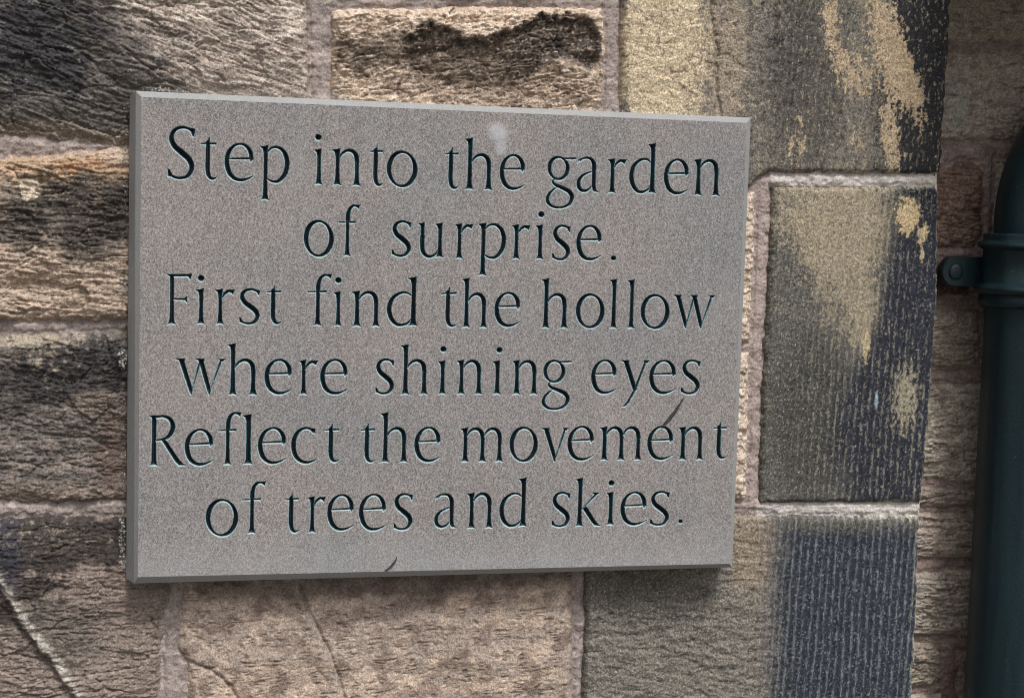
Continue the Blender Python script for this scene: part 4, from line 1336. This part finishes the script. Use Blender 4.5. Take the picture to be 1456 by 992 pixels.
def lathe(name, prof, n=72, mat=M_PIPE, parent=pipe, cx=None):
    """prof: list of (radius, z)"""
    V = []; a = np.linspace(0, 2 * math.pi, n, endpoint=False)
    for r, z in prof:
        V.append(np.stack([AX + r * np.cos(a), YP + r * np.sin(a), np.full(n, z + ZT)], 1))
    V = np.vstack(V); F = []
    k = np.arange(n); k2 = (k + 1) % n
    for i in range(len(prof) - 1):
        F.append(np.stack([i * n + k, i * n + k2, (i + 1) * n + k2, (i + 1) * n + k], 1))
    return link(name, npmesh(name, V, np.vstack(F), True), parent, mat)


zc = lambda py: float(ray(1440, py, YP - .05)[1])
lathe("pipe", [(PR, -ZT + .02), (PR, -1.0), (PR, -.6), (PR, -.4), (PR, zc(434))])
def arc(r0, z0, r, z1, bulge, n=8):
    return [(r0 + (r - r0) * t + bulge * math.sin(math.pi * t), z0 + (z1 - z0) * t) for t in np.linspace(0, 1, n)]
pr = [(PR + .001, zc(440)), (PR + .004, zc(439))]
pr += [(PR + .0065 + .0015 * math.sin(math.pi * t), zc(438) + (zc(424) - zc(438)) * t) for t in np.linspace(0, 1, 7)]
pr += [(PR + .0055, zc(422.5))]
pr += [(PR + .0065 + .0065 * math.sin(math.pi * t), zc(422) + (zc(405) - zc(422)) * t) for t in np.linspace(0, 1, 11)]
pr += [(PR + .0050, zc(404)), (PR + .0050, zc(380)), (PR + .0050, zc(357))]
pr += [(PR + .0060 + .0060 * math.sin(math.pi * t), zc(356) + (zc(343) - zc(356)) * t) for t in np.linspace(0, 1, 11)]
pr += [(PR + .0052, zc(341)), (PR + .0058, zc(336)), (PR + .0052, zc(333)), (PR - .004, zc(332))]
lathe("collar", pr)
# swan neck: a tube turning to the right above the collar
path = []
zb0 = zc(338)
path.append((AX + .004, zb0)); path.append((AX + .004, zb0 + .02))
RB = .15
for t in np.linspace(0, R(55), 14)[1:]:
    path.append((AX + .004 + RB * (1 - math.cos(t)), zb0 + .02 + RB * math.sin(t)))
lx, lz = path[-1]
for k in range(1, 5): path.append((lx + k * .06 * math.sin(R(55)), lz + k * .06 * math.cos(R(55))))
path = np.array(path)
tg = np.gradient(path, axis=0); tg /= np.linalg.norm(tg, axis=1)[:, None]
n = 64; a = np.linspace(0, 2 * math.pi, n, endpoint=False)
V = []; rn = PR - .0015
for (x, z), (tx, tz) in zip(path, tg):
    V.append(np.stack([x + rn * np.cos(a) * tz, YP + rn * np.sin(a), z - rn * np.cos(a) * tx + ZT], 1))
V = np.vstack(V); F = []
k = np.arange(n); k2 = (k + 1) % n
for i in range(len(path) - 1): F.append(np.stack([i * n + k, i * n + k2, (i + 1) * n + k2, (i + 1) * n + k], 1))
link("swan_neck", npmesh("swan_neck", V, np.vstack(F), True), pipe, M_PIPE)
# fixing ear with its bolt head
YE = YP + .04
cx_, cz_ = ray(1356, 386, YE); cx_ = float(cx_); cz_ = float(cz_)
outl = [(AX - .03, cz_ + .017)] + [(cx_ + .017 * math.cos(t), cz_ + .017 * math.sin(t)) for t in np.linspace(R(90), R(270), 17)] + [(AX - .03, cz_ - .017)]
m = len(outl)
V = []
for yy, sc in ((YE - .005, .93), (YE - .0035, 1.0), (YE + .006, 1.0)):
    for x, z in outl: V.append((cx_ + (x - cx_) * sc, yy, cz_ + (z - cz_) * sc + ZT))
F4 = []
for lvl in range(2):
    for i in range(m):
        j = (i + 1) % m
        F4.append([lvl * m + i, lvl * m + j, (lvl + 1) * m + j, (lvl + 1) * m + i])
V.append((cx_ + .01, YE - .005, cz_ + ZT)); ci = len(V) - 1
F3 = [[ci, (i + 1) % m, i] for i in range(m)]
ear = link("ear", npmesh("ear", np.array(V), [np.array(F4), np.array(F3)], False), pipe, M_PIPE)
V = []; F = []
for r, yy in ((.0088, YE - .0045), (.0088, YE - .0062), (.0080, YE - .0072), (.0045, YE - .0078), (.0004, YE - .0080)):
    for t in np.linspace(0, 2 * math.pi, 20, endpoint=False): V.append((cx_ + r * math.cos(t), yy, cz_ + r * math.sin(t) + ZT))
for i in range(4):
    for q in range(20): F.append([i * 20 + q, i * 20 + (q + 1) % 20, (i + 1) * 20 + (q + 1) % 20, (i + 1) * 20 + q])
link("bolt", npmesh("bolt", np.array(V), np.array(F), True), ear, M_PIPE)

# ------------------------------------------------------------------ two thin dried leaf slivers on the plaque
def sliver(name, pts, label):
    V = []; F = []
    n = len(pts)
    P = [(float(ray(x, y, 0)[0]), float(ray(x, y, 0)[1]), w) for x, y, w in pts]
    for i, (x, z, w) in enumerate(P):
        x2, z2, _ = P[min(i + 1, n - 1)]; x1, z1, _ = P[max(i - 1, 0)]
        tx, tz = x2 - x1, z2 - z1; l = math.hypot(tx, tz); nx_, nz_ = -tz / l, tx / l
        w = w * .0007
        for s, yy in ((-1, -.0004), (-.3, -.0016), (.5, -.0019), (1, -.0005), (.2, -.0001)):
            V.append((x + nx_ * w * s, yy - .0003 * math.sin(i), z + nz_ * w * s + ZT))
    for i in range(n - 1):
        for k in range(5): F.append([i * 5 + k, i * 5 + (k + 1) % 5, (i + 1) * 5 + (k + 1) % 5, (i + 1) * 5 + k])
    return link(name, npmesh(name, np.array(V), np.array(F), True), None, M_DARK, label, "leaf")
sliver("dried_leaf", [(972, 565, .3), (967, 573, 1.1), (961, 583, 2.2), (955, 591, 2.6), (950, 597, 2.3), (945, 602, 1.8), (941.5, 606, .5)],
       "thin dark dried leaf sliver stuck to the plaque above the last e of movement")
sliver("dried_leaf", [(564, 791, .3), (562.5, 796, 1.0), (558, 802, 1.3), (553, 807, 1.1), (547, 810.5, .4)],
       "short curved dark leaf sliver on the bottom edge of the plaque under trees")
